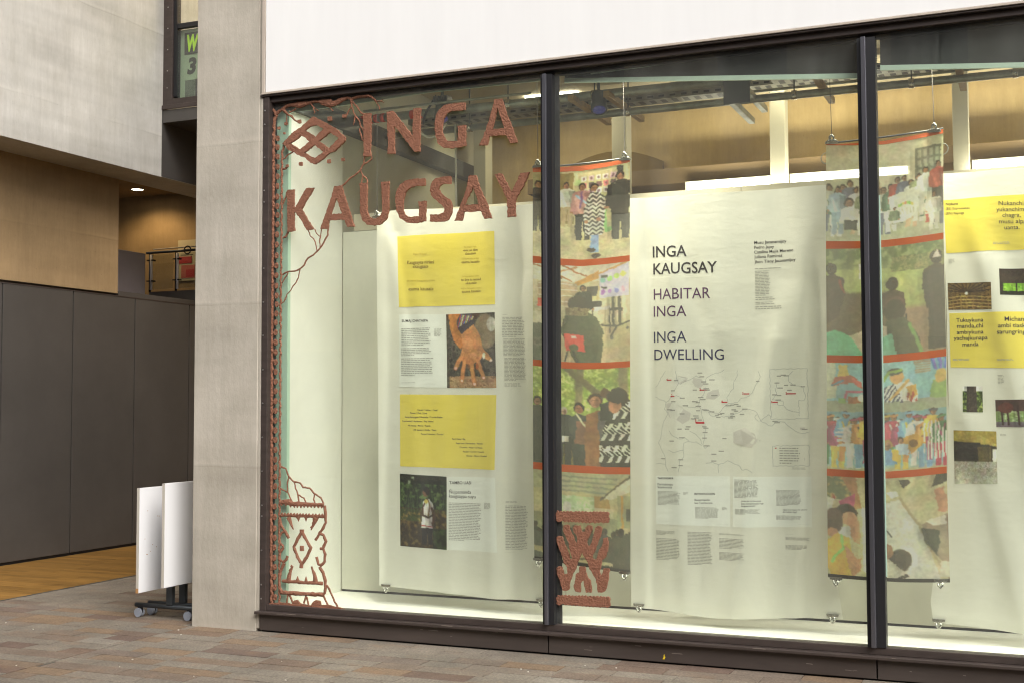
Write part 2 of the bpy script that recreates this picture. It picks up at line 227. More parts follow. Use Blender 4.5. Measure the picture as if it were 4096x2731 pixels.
LOWK=[[(0.3657,2.8762,0.008),(0.3779,2.8546,0.008),(0.3821,2.8336,0.008),(0.4104,2.8146,0.008),(0.425,2.793,0.008),(0.4332,2.758,0.008),(0.4414,2.7195,0.008)],[(0.4221,2.8763,0.008),(0.4342,2.8514,0.008),(0.4504,2.8331,0.008),(0.4704,2.8216,0.008)],[(0.4781,2.8799,0.0089),(0.4703,2.8424,0.0089),(0.4626,2.7875,0.0089),(0.4653,2.7424,0.0089)],[(0.5316,2.8747,0.0116),(0.5302,2.832,0.0116),(0.5104,2.8055,0.0116),(0.4947,2.7754,0.0116),(0.4669,2.7423,0.0116),(0.443,2.7194,0.0116),(0.4111,2.6969,0.0116),(0.3629,2.675,0.0116),(0.3469,2.6516,0.0116),(0.331,2.6246,0.0116),(0.2987,2.5983,0.0116),(0.2501,2.5867,0.0116),(0.2012,2.5855,0.0116),(0.1726,2.5742,0.0116),(0.1481,2.5613,0.0116)],[(0.2012,2.5855,0.0089),(0.1891,2.5581,0.0089),(0.1688,2.5381,0.0089),(0.1485,2.504,0.0089)],[(0.2987,2.5983,0.0089),(0.2909,2.5605,0.0089),(0.2829,2.5365,0.0089),(0.2669,2.5025,0.0089),(0.2387,2.4759,0.0089),(0.2226,2.4487,0.0089),(0.1901,2.4186,0.0089),(0.174,2.3844,0.0089),(0.1619,2.364,0.0089),(0.1374,2.3523,0.0089)]]
KLEFT=[[(0.1903,3.1755,0.0125),(0.1765,3.1611,0.0125),(0.1791,3.1363,0.0125),(0.1604,3.1095,0.0125),(0.1467,3.0788,0.0125)],[(0.199,2.886,0.016),(0.1926,2.8654,0.016),(0.1747,2.8419,0.016),(0.1518,2.8341,0.016)]]
DROOT=[[(0.232,3.4574,0.0112),(0.2005,3.4477,0.0112),(0.1833,3.4368,0.0112),(0.1633,3.4187,0.0112),(0.1402,3.4132,0.0112)],[(0.1879,3.3551,0.0162),(0.1667,3.342,0.0162),(0.1408,3.3401,0.0162)]]
BOT=[[(0.1413,1.1815,0.0131),(0.1885,1.162,0.0131),(0.2015,1.132,0.0131),(0.2127,1.107,0.0131),(0.2571,1.0719,0.0131),(0.3121,1.0608,0.0131),(0.3334,1.0341,0.0131),(0.388,1.0267,0.0131),(0.43,0.9899,0.0131),(0.4801,0.9627,0.0131),(0.5052,0.9208,0.0131)],[(0.2119,1.1034,0.0112),(0.2021,1.0456,0.0112),(0.2024,0.9989,0.0112),(0.224,0.9599,0.0112),(0.2429,0.928,0.0112)],[(0.1425,1.0227,0.0103),(0.1768,1.0055,0.0103),(0.2025,0.9938,0.0103)],[(0.2588,1.0684,0.0112),(0.2701,1.0255,0.0112),(0.2933,0.9795,0.0112),(0.3004,0.926,0.0112)],[(0.3017,0.9761,0.0112),(0.3423,0.9557,0.0112),(0.3593,0.924,0.0112)],[(0.43,0.9864,0.0112),(0.4219,0.9506,0.0112),(0.4346,0.921,0.0112)]]
ORN=[[(0.1391,0.9181,0.0313),(0.1732,0.9262,0.0397),(0.2157,0.9237,0.0418),(0.2497,0.9139,0.0355),(0.3341,0.9126,0.0271),(0.4179,0.9135,0.0271),(0.5094,0.9117,0.0271)],[(0.1483,0.8284,0.0209),(0.2503,0.8286,0.0209),(0.3766,0.8283,0.0209),(0.5139,0.8311,0.0209)],[(0.5135,0.9104,0.0209),(0.522,0.8611,0.0209),(0.5249,0.7904,0.0209),(0.5061,0.7509,0.0209),(0.4732,0.7143,0.0209),(0.4567,0.6818,0.0209),(0.4402,0.6635,0.0209)],[(0.4773,0.7074,0.0209),(0.5064,0.7014,0.0209),(0.5256,0.6562,0.0209),(0.5027,0.6058,0.0209),(0.4796,0.6028,0.0209)],[(0.5069,0.6025,0.0209),(0.5195,0.5642,0.0209),(0.5173,0.5147,0.0209),(0.4869,0.4865,0.0209),(0.4661,0.4912,0.0209),(0.4577,0.5191,0.0209),(0.4492,0.5435,0.0209)],[(0.4745,0.474,0.023),(0.5037,0.4365,0.023),(0.5221,0.3811,0.023),(0.5249,0.332,0.023),(0.5193,0.293,0.023),(0.4963,0.2798,0.023)],[(0.1356,0.8136,0.0209),(0.1532,0.7494,0.0209),(0.1875,0.7111,0.0209),(0.2047,0.6831,0.0209),(0.2176,0.6657,0.0209)],[(0.1875,0.7111,0.0167),(0.1578,0.7065,0.0167),(0.1367,0.6698,0.0167),(0.1456,0.627,0.0167),(0.1739,0.6031,0.0167)],[(0.1739,0.6031,0.0209),(0.1418,0.5623,0.0209),(0.1405,0.512,0.0209),(0.1722,0.492,0.0209),(0.1975,0.5146,0.0209),(0.2075,0.5401,0.0209)],[(0.1807,0.4852,0.023),(0.1471,0.4264,0.023),(0.139,0.3758,0.023),(0.142,0.3116,0.023),(0.1611,0.2733,0.023)],[(0.327,0.7162,0.023),(0.2937,0.6686,0.023),(0.2604,0.6066,0.023),(0.2903,0.5401,0.023),(0.3285,0.4849,0.023),(0.3701,0.54,0.023),(0.4014,0.6074,0.023),(0.3609,0.664,0.023),(0.327,0.7162,0.023)],[(0.3269,0.7325,0.0355),(0.3271,0.7055,0.0355)],[(0.3243,0.4918,0.0292),(0.3228,0.4597,0.0292)],[(0.3277,0.6186,0.0355),(0.3279,0.5809,0.0355)],[(0.1604,0.3612,0.0251),(0.2536,0.3588,0.0251),(0.3796,0.3582,0.0251),(0.5041,0.3591,0.0251)],[(0.1525,0.2779,0.0292),(0.2542,0.2784,0.0292),(0.3801,0.2783,0.0292),(0.5169,0.2809,0.0292)],[(0.2122,0.8196,0.0459),(0.2269,0.7878,0.0292),(0.2381,0.7595,0.0167),(0.2553,0.73,0.0084)],[(0.2926,0.8256,0.0355),(0.297,0.8079,0.0209),(0.2979,0.7887,0.0042)],[(0.3616,0.8242,0.0355),(0.3617,0.81,0.0209),(0.3601,0.7907,0.0042)],[(0.4435,0.8232,0.048),(0.4312,0.7873,0.0292),(0.4164,0.7549,0.0167),(0.4023,0.7309,0.0084)],[(0.2181,0.362,0.0376),(0.2237,0.4087,0.0292),(0.2404,0.4451,0.0209),(0.2512,0.4706,0.0146)],[(0.2941,0.3609,0.0376),(0.294,0.3766,0.0209),(0.293,0.4014,0.0042)],[(0.3629,0.3588,0.0355),(0.3627,0.3801,0.0209),(0.3626,0.4027,0.0042)],[(0.442,0.3629,0.0439),(0.4359,0.412,0.0292),(0.4207,0.4467,0.0188),(0.408,0.4744,0.0146)],[(0.212,0.2726,0.0146),(0.208,0.2438,0.0146),(0.204,0.2044,0.0146)],[(0.2205,0.2695,0.0146),(0.2376,0.2419,0.0146),(0.253,0.2073,0.0146)],[(0.3634,0.2668,0.0146),(0.3553,0.238,0.0146),(0.3454,0.2126,0.0146)],[(0.3677,0.2599,0.0146),(0.3762,0.2321,0.0146),(0.3847,0.2043,0.0146)],[(0.5087,0.2749,0.0146),(0.5253,0.2407,0.0146),(0.5444,0.2102,0.0146)],[(0.5305,0.3499,0.0146),(0.5578,0.3197,0.0146),(0.5786,0.2788,0.0146),(0.5992,0.2379,0.0146),(0.6239,0.2029,0.0146)]]
MOUND=[[(0.0634,0.1962),(0.136,0.2055),(0.1955,0.2061),(0.2547,0.2038),(0.2731,0.2297),(0.2966,0.2346),(0.3219,0.2113),(0.3722,0.2036),(0.4138,0.2025),(0.4303,0.2281),(0.451,0.2413),(0.4841,0.2383),(0.4925,0.2071),(0.5543,0.2142),(0.6198,0.2041),(0.7191,0.1849),(0.0593,0.1838)]]
EMB_TOP=[[(2.273,0.8896),(2.2782,0.9136),(2.287,0.9291),(2.2962,0.9189),(2.4007,0.923),(2.5016,0.925),(2.6362,0.9267),(2.6419,0.8941),(2.6407,0.8589),(2.5811,0.856),(2.5211,0.8526),(2.4002,0.8557),(2.3137,0.8553),(2.283,0.8519)]]
EMB_BOT=[[(2.2725,0.3484),(2.2855,0.3823),(2.3008,0.3784),(2.3972,0.38),(2.4978,0.3847),(2.6369,0.3855),(2.6455,0.3464),(2.6364,0.3204),(2.5173,0.318),(2.3968,0.3202),(2.3157,0.3202),(2.2851,0.3137)]]
EMB=[[(2.2799,0.7519),(2.2927,0.7619),(2.3183,0.7581),(2.3333,0.7112),(2.3634,0.6509),(2.3708,0.6134),(2.3886,0.6213),(2.3712,0.6702),(2.3639,0.7219),(2.3438,0.7638),(2.3236,0.7962),(2.3315,0.8321),(2.362,0.8365),(2.377,0.7934),(2.3996,0.7516),(2.4145,0.7097),(2.4248,0.7384),(2.4174,0.7712),(2.3998,0.7895),(2.3934,0.8176),(2.4052,0.8346),(2.4431,0.8359),(2.4504,0.796),(2.473,0.7921),(2.4808,0.823),(2.4959,0.8377),(2.5235,0.8339),(2.5258,0.8081),(2.508,0.7746),(2.4902,0.741),(2.4901,0.7127),(2.5025,0.6991),(2.5152,0.7184),(2.533,0.7661),(2.5459,0.8229),(2.566,0.8377),(2.5908,0.8245),(2.5855,0.7868),(2.5652,0.7392),(2.5448,0.6774),(2.5272,0.6485),(2.5245,0.6296),(2.5394,0.6186),(2.5544,0.6239),(2.5697,0.6738),(2.5949,0.7169),(2.6002,0.7592),(2.6251,0.7649),(2.6338,0.7372),(2.6304,0.6903),(2.6142,0.6383),(2.5892,0.6185),(2.584,0.5902),(2.5713,0.5475),(2.581,0.5176),(2.5935,0.5346),(2.6012,0.5653),(2.6359,0.5669),(2.6407,0.5509),(2.6278,0.4803),(2.61,0.4235),(2.5876,0.4107),(2.5628,0.4116),(2.5582,0.4534),(2.5436,0.5041),(2.5189,0.545),(2.504,0.5584),(2.4968,0.5956),(2.4744,0.6274),(2.457,0.662),(2.4392,0.6306),(2.4213,0.5968),(2.4135,0.5588),(2.3905,0.5247),(2.3699,0.4623),(2.3646,0.4196),(2.3518,0.4105),(2.3213,0.4102),(2.3063,0.4591),(2.2862,0.5054),(2.2788,0.5524),(2.2916,0.5649),(2.3171,0.5613),(2.3296,0.5146),(2.355,0.5229),(2.3527,0.5606),(2.3275,0.5878),(2.3201,0.6301),(2.2949,0.686),(2.2822,0.7187)]]
EMB2=[[(2.4388,0.5717),(2.474,0.571),(2.4837,0.5245),(2.5134,0.4745),(2.5182,0.4419),(2.5154,0.4067),(2.4829,0.4049),(2.4706,0.4441),(2.4659,0.479),(2.4558,0.4809),(2.4431,0.4614),(2.4427,0.4051),(2.4075,0.4102),(2.3976,0.4355),(2.408,0.4831),(2.4133,0.5211),(2.436,0.534)]]
STRIP_O=[(0.0712,3.7291),(0.066,3.5625),(0.0659,3.3032),(0.0645,2.9342),(0.0617,2.4751),(0.0626,1.8363),(0.0664,1.1121),(0.0686,0.573),(0.076,0.1946)]
STRIP_I=[(0.1529,3.5142),(0.1404,3.4636),(0.1373,3.2977),(0.138,2.9297),(0.135,2.4721),(0.1356,1.8353),(0.1362,1.2033),(0.1361,0.9338),(0.1354,0.7546),(0.1382,0.3976),(0.1418,0.202)]
RIV=[(0.0255,3.7704),(0.0254,3.6686),(0.0253,3.4246),(0.0251,3.1814),(0.0251,3.0968),(0.025,2.8526),(0.0248,2.6109),(0.0247,2.3645),(0.0246,2.1224),(0.0244,1.8773),(0.0243,1.6348),(0.0241,1.3893),(0.024,1.1445),(0.0239,0.9005),(0.0238,0.8234),(0.0237,0.5785),(0.0236,0.3343),(0.0235,0.2346)]
BAN={'w1': {'L': [(0.7388,3.0327),(0.7312,2.7552),(0.739,2.2019),(0.7468,1.6524),(0.7508,0.9255),(0.7566,0.3093)],'R': [(1.9811,3.0137),(1.9759,2.6896),(1.973,1.646),(1.981,0.9577),(2.0405,0.2719)],'top': [(0.7388,3.0327),(0.9304,3.0423),(1.3362,3.0193),(1.7279,3.0113),(1.9811,3.0137)],'bot': [(0.7566,0.3093),(1.1362,0.2922),(1.5284,0.2754),(1.8138,0.2726),(2.0405,0.2719)]},'w2': {'L': [(2.6879,3.0),(2.6804,2.1458),(2.6749,1.3084),(2.6658,0.2717)],'R': [(3.9913,2.9978),(3.9685,1.793),(3.9675,1.1657),(3.9938,0.6224),(4.0412,0.2749)],'top': [(2.6879,3.0),(2.9989,2.9969),(3.5005,2.9946),(3.9913,2.9978)],'bot': [(2.6658,0.2717),(2.8855,0.262),(3.2146,0.237),(3.6229,0.2531),(3.8575,0.2695),(4.0412,0.2749)]},'w3': {'L': [(4.6798,3.0182),(4.6914,2.2403),(4.6963,1.7835),(4.6767,1.1788),(4.5636,0.4157),(4.5784,0.2939)],'R': [(5.6636,3.0185),(5.5912,0.2554)],'top': [(4.6798,3.0182),(4.8722,3.0094),(5.1471,3.0153),(5.6636,3.0185)],'bot': [(4.5784,0.2939),(4.8134,0.2824),(5.0833,0.2607),(5.5912,0.2554)]},'p1': {'L': [(2.043,3.2408),(2.0348,2.6692),(2.0314,1.9238),(2.0301,1.2307),(2.0344,0.5738)],'R': [(2.7342,3.2446),(2.7301,2.5827),(2.7257,1.8734),(2.7216,1.2061),(2.7138,0.5134)],'top': [(2.043,3.2408),(2.239,3.2287),(2.4369,3.2316),(2.6488,3.2398),(2.7342,3.2446)],'bot': [(2.0344,0.5738),(2.2415,0.5581),(2.5056,0.531),(2.7138,0.5134)]},'p2': {'L': [(4.0123,3.2277),(4.0022,2.6123),(3.9953,1.913),(3.9854,1.2121),(3.9806,0.554)],'R': [(4.7052,3.2604),(4.6936,2.6269),(4.6949,1.9293),(4.6833,1.231),(4.6876,0.5572)],'top': [(4.0123,3.2277),(4.2332,3.2319),(4.4551,3.2417),(4.7052,3.2604)],'bot': [(3.9806,0.554),(4.1857,0.5462),(4.404,0.5455),(4.6876,0.5572)]}}
STR={'p1': [([(2.0392,3.2376),(2.2176,3.2244),(2.3931,3.2181),(2.5658,3.2263),(2.7359,3.2411)],[(2.0391,3.2031),(2.2174,3.1901),(2.3928,3.1841),(2.5656,3.1968),(2.7356,3.216)]),([(2.0346,2.628),(2.2127,2.6019),(2.388,2.583),(2.5604,2.5862),(2.7302,2.5959)],[(2.0344,2.5799),(2.2125,2.556),(2.3877,2.5391),(2.5601,2.5443),(2.7299,2.5561)]),([(2.0314,1.9238),(2.2093,1.9054),(2.3843,1.894),(2.5564,1.8935),(2.7259,1.8997)],[(2.0312,1.8813),(2.2091,1.8624),(2.384,1.8505),(2.5561,1.8521),(2.7256,1.8602)]),([(2.0301,1.2307),(2.2072,1.2173),(2.3815,1.2107),(2.5529,1.2043),(2.7215,1.2045)],[(2.0299,1.1834),(2.207,1.1687),(2.3811,1.1609),(2.5525,1.1565),(2.7211,1.1588)])],'p2': [([(4.0122,3.2262),(4.1898,3.217),(4.3643,3.2142),(4.5362,3.2337),(4.7052,3.2589)],[(4.0121,3.2199),(4.1896,3.203),(4.3639,3.1926),(4.5357,3.21),(4.7046,3.2331)]),([(4.0023,2.6185),(4.1796,2.6087),(4.3538,2.6051),(4.5252,2.6161),(4.6938,2.6329)],[(4.0015,2.5701),(4.1788,2.5631),(4.353,2.5623),(4.5244,2.5751),(4.693,2.5938)]),([(3.9954,1.9145),(4.1748,1.9072),(4.3512,1.9061),(4.5246,1.9193),(4.6951,1.9382)],[(3.9946,1.8681),(4.174,1.8612),(4.3503,1.8605),(4.5237,1.8749),(4.6942,1.895)]),([(3.9854,1.2167),(4.1645,1.2075),(4.3403,1.2044),(4.5134,1.2201),(4.6835,1.2413)],[(3.9847,1.1738),(4.1637,1.1649),(4.3396,1.1623),(4.5126,1.179),(4.6827,1.2014)])]}
PANEL={'w1': [('yellow',[(0.8947,2.8475),(1.6913,2.8361),(1.6984,2.3166),(0.9141,2.3272)]),('paper',[(0.9151,2.2734),(1.2978,2.2629),(1.3074,1.7403),(0.916,1.7494)]),('photo_hand',[(1.301,2.2601),(1.6965,2.2615),(1.7138,1.7349),(1.3095,1.7385)]),('yellow',[(0.92,1.6959),(1.7141,1.6857),(1.6999,1.1649),(0.9219,1.1759)]),('photo_man',[(0.9188,1.1226),(1.3065,1.1087),(1.3062,0.5912),(0.9228,0.6026)]),('paper',[(1.3085,1.1088),(1.7046,1.1118),(1.7156,0.595),(1.3082,0.5913)])],'w2': [('paper',[(2.8463,1.1435),(3.3458,1.1492),(3.3461,0.8261),(2.846,0.8258)]),('paper',[(3.3679,1.1479),(3.8601,1.1554),(3.8601,0.8369),(3.3638,0.8258)])],'w3': [('yellow',[(4.6866,2.8511),(5.6594,2.8605),(5.6506,2.525),(4.6972,2.5246)]),('photo_roof',[(4.7016,2.3421),(4.9486,2.3345),(4.9493,2.1719),(4.7026,2.1784)]),('photo_field',[(4.9954,2.4146),(5.3484,2.4089),(5.3486,2.2496),(4.9978,2.2567)]),('yellow',[(4.7069,2.1573),(5.6409,2.1531),(5.6317,1.803),(4.7074,1.8319)]),('photo_trunk',[(4.7742,1.7168),(4.8868,1.7157),(4.8861,1.5598),(4.7727,1.5619)]),('photo_hut',[(4.9564,1.634),(5.2842,1.6369),(5.2802,1.4733),(4.9591,1.4723)]),('photo_shelter',[(4.7168,1.4522),(4.9585,1.4466),(4.9587,1.1357),(4.7165,1.1307)])]}
T=[('w1',0,'Inga rimaypi',1.0381,2.7016,1.1487,2.6975,0,'olive'),('w1',0,'Kaugsayta nirimi',0.9824,2.6391,1.2091,2.6298,1,'brown'),('w1',0,'«kaugsai»',1.0309,2.6067,1.1623,2.6021,1,'brown'),('w1',0,'chi sumaj kaugsaita nirimi',0.9771,2.5106,1.2154,2.502,0,'olive'),('w1',0,'«suma kausai»',0.9918,2.4448,1.2028,2.438,1,'brown'),('w1',0,'En lengua inga',1.45,2.7309,1.5454,2.7306,0,'olive'),('w1',0,'vivir se dice',1.4394,2.7051,1.5584,2.7037,1,'brown'),('w1',0,'«kausai»',1.4543,2.6803,1.5436,2.6805,1,'brown'),('w1',0,'y el buen vivir se dice',1.4296,2.648,1.5696,2.6458,0,'olive'),('w1',0,'«suma kausai»',1.426,2.6217,1.5756,2.6193,1,'brown'),('w1',0,'In Inga spoken word',1.4365,2.5213,1.5693,2.5202,0,'olive'),('w1',0,'to live is named',1.4241,2.4947,1.584,2.4926,1,'brown'),('w1',0,'«kausai»',1.4601,2.4684,1.5501,2.4694,1,'brown'),('w1',0,'and to live well is named',1.424,2.4356,1.5883,2.4338,0,'olive'),('w1',0,'«suma kausai»',1.4293,2.4098,1.583,2.4086,1,'brown'),('w1',1,'SUMAJ CHAYAIPA',0.9381,2.2164,1.1579,2.2123,1,'ink'),('w1',3,'Kausai / Habitar / Dwell',1.0739,1.5782,1.2327,1.5751,1,'ink'),('w1',3,'Kausai / Vivir / Live',1.0119,1.5562,1.148,1.5534,1,'ink'),('w1',3,'Samay Samangapa / Hospedar / Provide Shelter',0.9662,1.5277,1.2764,1.5251,1,'ink'),('w1',3,'Kaipi kausani / Aposentar / Stay settled',0.9422,1.4982,1.2001,1.4959,1,'ink'),('w1',3,'Alli kausay / Morar / Reside',0.9912,1.4661,1.1766,1.4639,1,'ink'),('w1',3,'Alli kausay / Anidar / Nest',1.0399,1.4351,1.2246,1.4331,1,'ink'),('w1',3,'Tarpui / Asentar / Ground',1.0998,1.4052,1.2804,1.4034,1,'ink'),('w1',3,'Kani / Estar / Be',1.351,1.3722,1.4551,1.3702,1,'ink'),('w1',3,'Kaipi kani / Permanecer / Remain',1.3811,1.3417,1.5976,1.3409,1,'ink'),('w1',3,'Churachiy / Alojar / to House',1.4091,1.3131,1.5955,1.3123,1,'ink'),('w1',3,'Kausani / Convivir / Coexist',1.437,1.2837,1.6102,1.2829,1,'ink'),('w1',3,'Churay / Afincar / Establish',1.4639,1.2544,1.6347,1.2538,1,'ink'),('w1',5,'TAMBO UASI',1.3286,1.0569,1.5013,1.0596,1,'ink'),('w1',5,'Ñujpamanda',1.3265,0.991,1.5002,0.9934,0,'ink'),('w1',5,'kaugsaypa suyu',1.3265,0.9622,1.5377,0.9622,0,'ink'),('w2',-1,'INGA',2.8357,2.5941,3.0759,2.5884,1,'black'),('w2',-1,'KAUGSAY',2.8387,2.4799,3.2809,2.471,1,'black'),('w2',-1,'HABITAR',2.8404,2.3106,3.2335,2.304,0,'purple'),('w2',-1,'INGA',2.8393,2.1954,3.0707,2.1905,0,'purple'),('w2',-1,'INGA',2.8393,2.0253,3.0697,2.0222,0,'navy'),('w2',-1,'DWELLING',2.8415,1.9096,3.3158,1.9026,0,'navy'),('w2',-2,'Musu Jacanamijoy',3.5212,2.6452,3.729,2.6454,1,'black'),('w2',-2,'Pedro Jajoy',3.5208,2.6141,3.649,2.6142,1,'black'),('w2',-2,'Catalina Mejía Moreno',3.5204,2.583,3.7729,2.5853,1,'black'),('w2',-2,'Juliana Ramírez',3.52,2.5519,3.701,2.5544,1,'black'),('w2',-2,'Jhon Tisoy Jacanamijoy',3.5211,2.5199,3.7871,2.5232,1,'black'),('w2',0,'YAIKUNGAPA',2.8573,1.1222,2.9728,1.1245,1,'ink'),('w2',0,'Purinakuspa',2.8588,1.0812,2.9669,1.0835,0,'ink'),('w2',0,'Suyukunata',2.8586,1.0624,2.9611,1.0647,0,'ink'),('w2',0,'INTRODUCCIÓN',3.114,1.0258,3.2482,1.0291,1,'ink'),('w2',0,'Recorriendo',3.1154,0.9862,3.2145,0.9888,0,'ink'),('w2',0,'los Territorios',3.1152,0.9668,3.2305,0.97,0,'ink'),('w2',1,'¿Imata ka chi kauaypa',3.4232,0.9899,3.5472,0.9932,0,'ink'),('w2',1,'suyu yachaykunapa Inga',3.423,0.9734,3.5626,0.9773,0,'ink'),('w2',1,'kaugsaymanda?',3.4228,0.9587,3.5129,0.9612,0,'ink'),('w2',1,'¿Qué es el mapeo de saberes',3.6784,0.9384,3.8298,0.9429,0,'ink'),('w2',1,'del habitar Inga?',3.6782,0.9239,3.7678,0.9266,0,'ink'),('w2',-3,'1',3.1248,1.4908,3.1302,1.4908,1,'red'),('w2',-3,'2',3.1544,1.7035,3.1653,1.7034,1,'red'),('w2',-3,'3',2.9619,1.663,2.9729,1.6629,1,'red'),('w2',-3,'4',2.9278,1.7709,2.9389,1.7707,1,'red'),('w2',-3,'5',3.7099,1.6739,3.7202,1.6738,1,'red'),('w2',-3,'6',3.6211,1.6208,3.6315,1.6207,1,'red'),('w2',-3,'7',3.4296,1.6758,3.4402,1.6758,1,'red'),('w2',-3,'8',3.2948,1.6231,3.3055,1.623,1,'red'),('w3',0,'Niykuna',4.701,2.8207,4.7708,2.8188,1,'ink'),('w3',0,'(ES) Expresiones',4.7004,2.7928,4.8377,2.7866,0,'ink'),('w3',0,'(EN) Sayings',4.6998,2.763,4.8042,2.7591,0,'ink'),('w3',0,'Nukanchi',5.0014,2.7978,5.1386,2.7914,0,'ink'),('w3',0,'yukanchim',4.9879,2.762,5.1411,2.7548,0,'ink'),('w3',0,'chagra,',5.021,2.725,5.1228,2.7213,0,'ink'),('w3',0,'musu alpa',5.0023,2.6877,5.1528,2.6813,0,'ink'),('w3',0,'uanta.',5.0303,2.6503,5.1144,2.6481,0,'ink'),('w3',3,'Tukuykuna',4.7462,2.1032,4.9001,2.1013,1,'ink'),('w3',3,'manda,chi',4.7498,2.0672,4.8985,2.0658,1,'ink'),('w3',3,'ambiykuna',4.7473,2.0304,4.8994,2.0292,1,'ink'),('w3',3,'yachajkunapa',4.7292,1.995,4.9224,1.9931,1,'ink'),('w3',3,'manda',4.7786,1.9571,4.8705,1.9578,1,'ink'),('w3',3,'Michan',5.0196,2.0996,5.1259,2.0991,1,'ink'),('w3',3,'ambi tiask',4.9833,2.0616,5.1342,2.0601,1,'ink'),('w3',3,'sarungring',4.9757,2.0245,5.1333,2.0231,1,'ink')]
BL=[('w1',1,0.9354,2.1742,1.1849,2.0427,10),('w1',1,0.9311,2.0322,1.1849,1.9705,5),('w1',1,0.9312,1.9591,1.2028,1.8275,10),('w1',1,1.2046,2.1627,1.2635,2.105,7),('w1',1,0.936,1.7832,1.0544,1.7763,1),('w1',-1,1.7537,2.2283,1.9057,2.0849,13),('w1',-1,1.7617,2.0767,1.9135,1.9549,13),('w1',-1,1.7673,1.9459,1.9187,1.7818,18),('w1',-1,1.7538,2.2471,1.7878,2.2413,1),('w1',-1,1.7675,1.7679,1.879,1.7434,3),('w1',5,1.3235,0.9297,1.5911,0.6589,24),('w1',5,1.6094,0.9356,1.6699,0.892,6),('w1',5,1.6008,0.6221,1.6837,0.621,1),('w1',-1,1.7719,0.9496,1.8441,0.9383,2),('w1',-1,1.7699,0.9213,1.9316,0.6137,29),('w1',-1,1.764,0.5953,1.8284,0.5937,1),('w2',-1,3.5246,2.4918,3.6884,2.4779,1),('w2',-1,3.5243,2.4724,3.6224,2.3072,17),('w2',-1,3.5243,2.3032,3.6488,2.2792,2),('w2',-1,3.5239,2.2707,3.6484,2.2508,2),('w2',-1,3.5235,2.2436,3.6998,2.2182,2),('w2',0,2.8584,1.0455,3.0195,0.951,12),('w2',0,3.0388,1.0426,3.0732,1.0239,4),('w2',0,3.1168,0.9475,3.2757,0.8734,11),('w2',0,3.2927,0.9498,3.328,0.9317,4),('w2',0,2.8574,0.8476,2.9359,0.8466,1),('w2',0,3.2602,0.8415,3.3375,0.8406,1),('w2',1,3.3748,1.1314,3.5371,1.0128,16),('w2',1,3.3786,0.9444,3.5443,0.9078,6),('w2',1,3.6391,1.0687,3.7981,0.9666,14),('w2',1,3.6368,0.9072,3.7967,0.8773,5),('w2',1,3.3799,0.8437,3.4563,0.8428,1),('w2',1,3.7726,0.8535,3.8469,0.8526,1),('w2',-1,2.8456,0.7858,2.9873,0.7563,4),('w2',-1,2.8452,0.7368,3.0129,0.5915,15),('w2',-1,3.066,0.7874,3.2274,0.5707,23),('w2',-1,3.2746,0.7826,3.4422,0.7732,2),('w2',-1,3.2742,0.753,3.4437,0.6843,8),('w2',-1,3.2731,0.6641,3.4427,0.6109,7),('w2',-1,3.6933,0.7893,3.7402,0.7876,1),('w2',-1,3.693,0.7705,3.8437,0.7516,3),('w2',-1,3.6923,0.7218,3.8427,0.6923,4),('w2',-1,3.6646,1.341,3.7953,1.231,7),('w2',-1,3.7423,1.2131,3.8338,1.1992,2),('w3',-1,4.709,2.4901,4.7459,2.4605,5),('w3',-1,4.9651,2.5781,5.0621,2.5636,2),('w3',3,4.7212,1.8845,4.8209,1.8711,2),('w3',3,4.9707,1.877,5.0634,1.8649,2),('w3',-1,4.9731,1.7844,5.01,1.7268,7),('w3',-1,4.7287,1.4985,4.7767,1.4947,1),('w3',-1,4.9786,1.4325,5.0137,1.4203,3)]
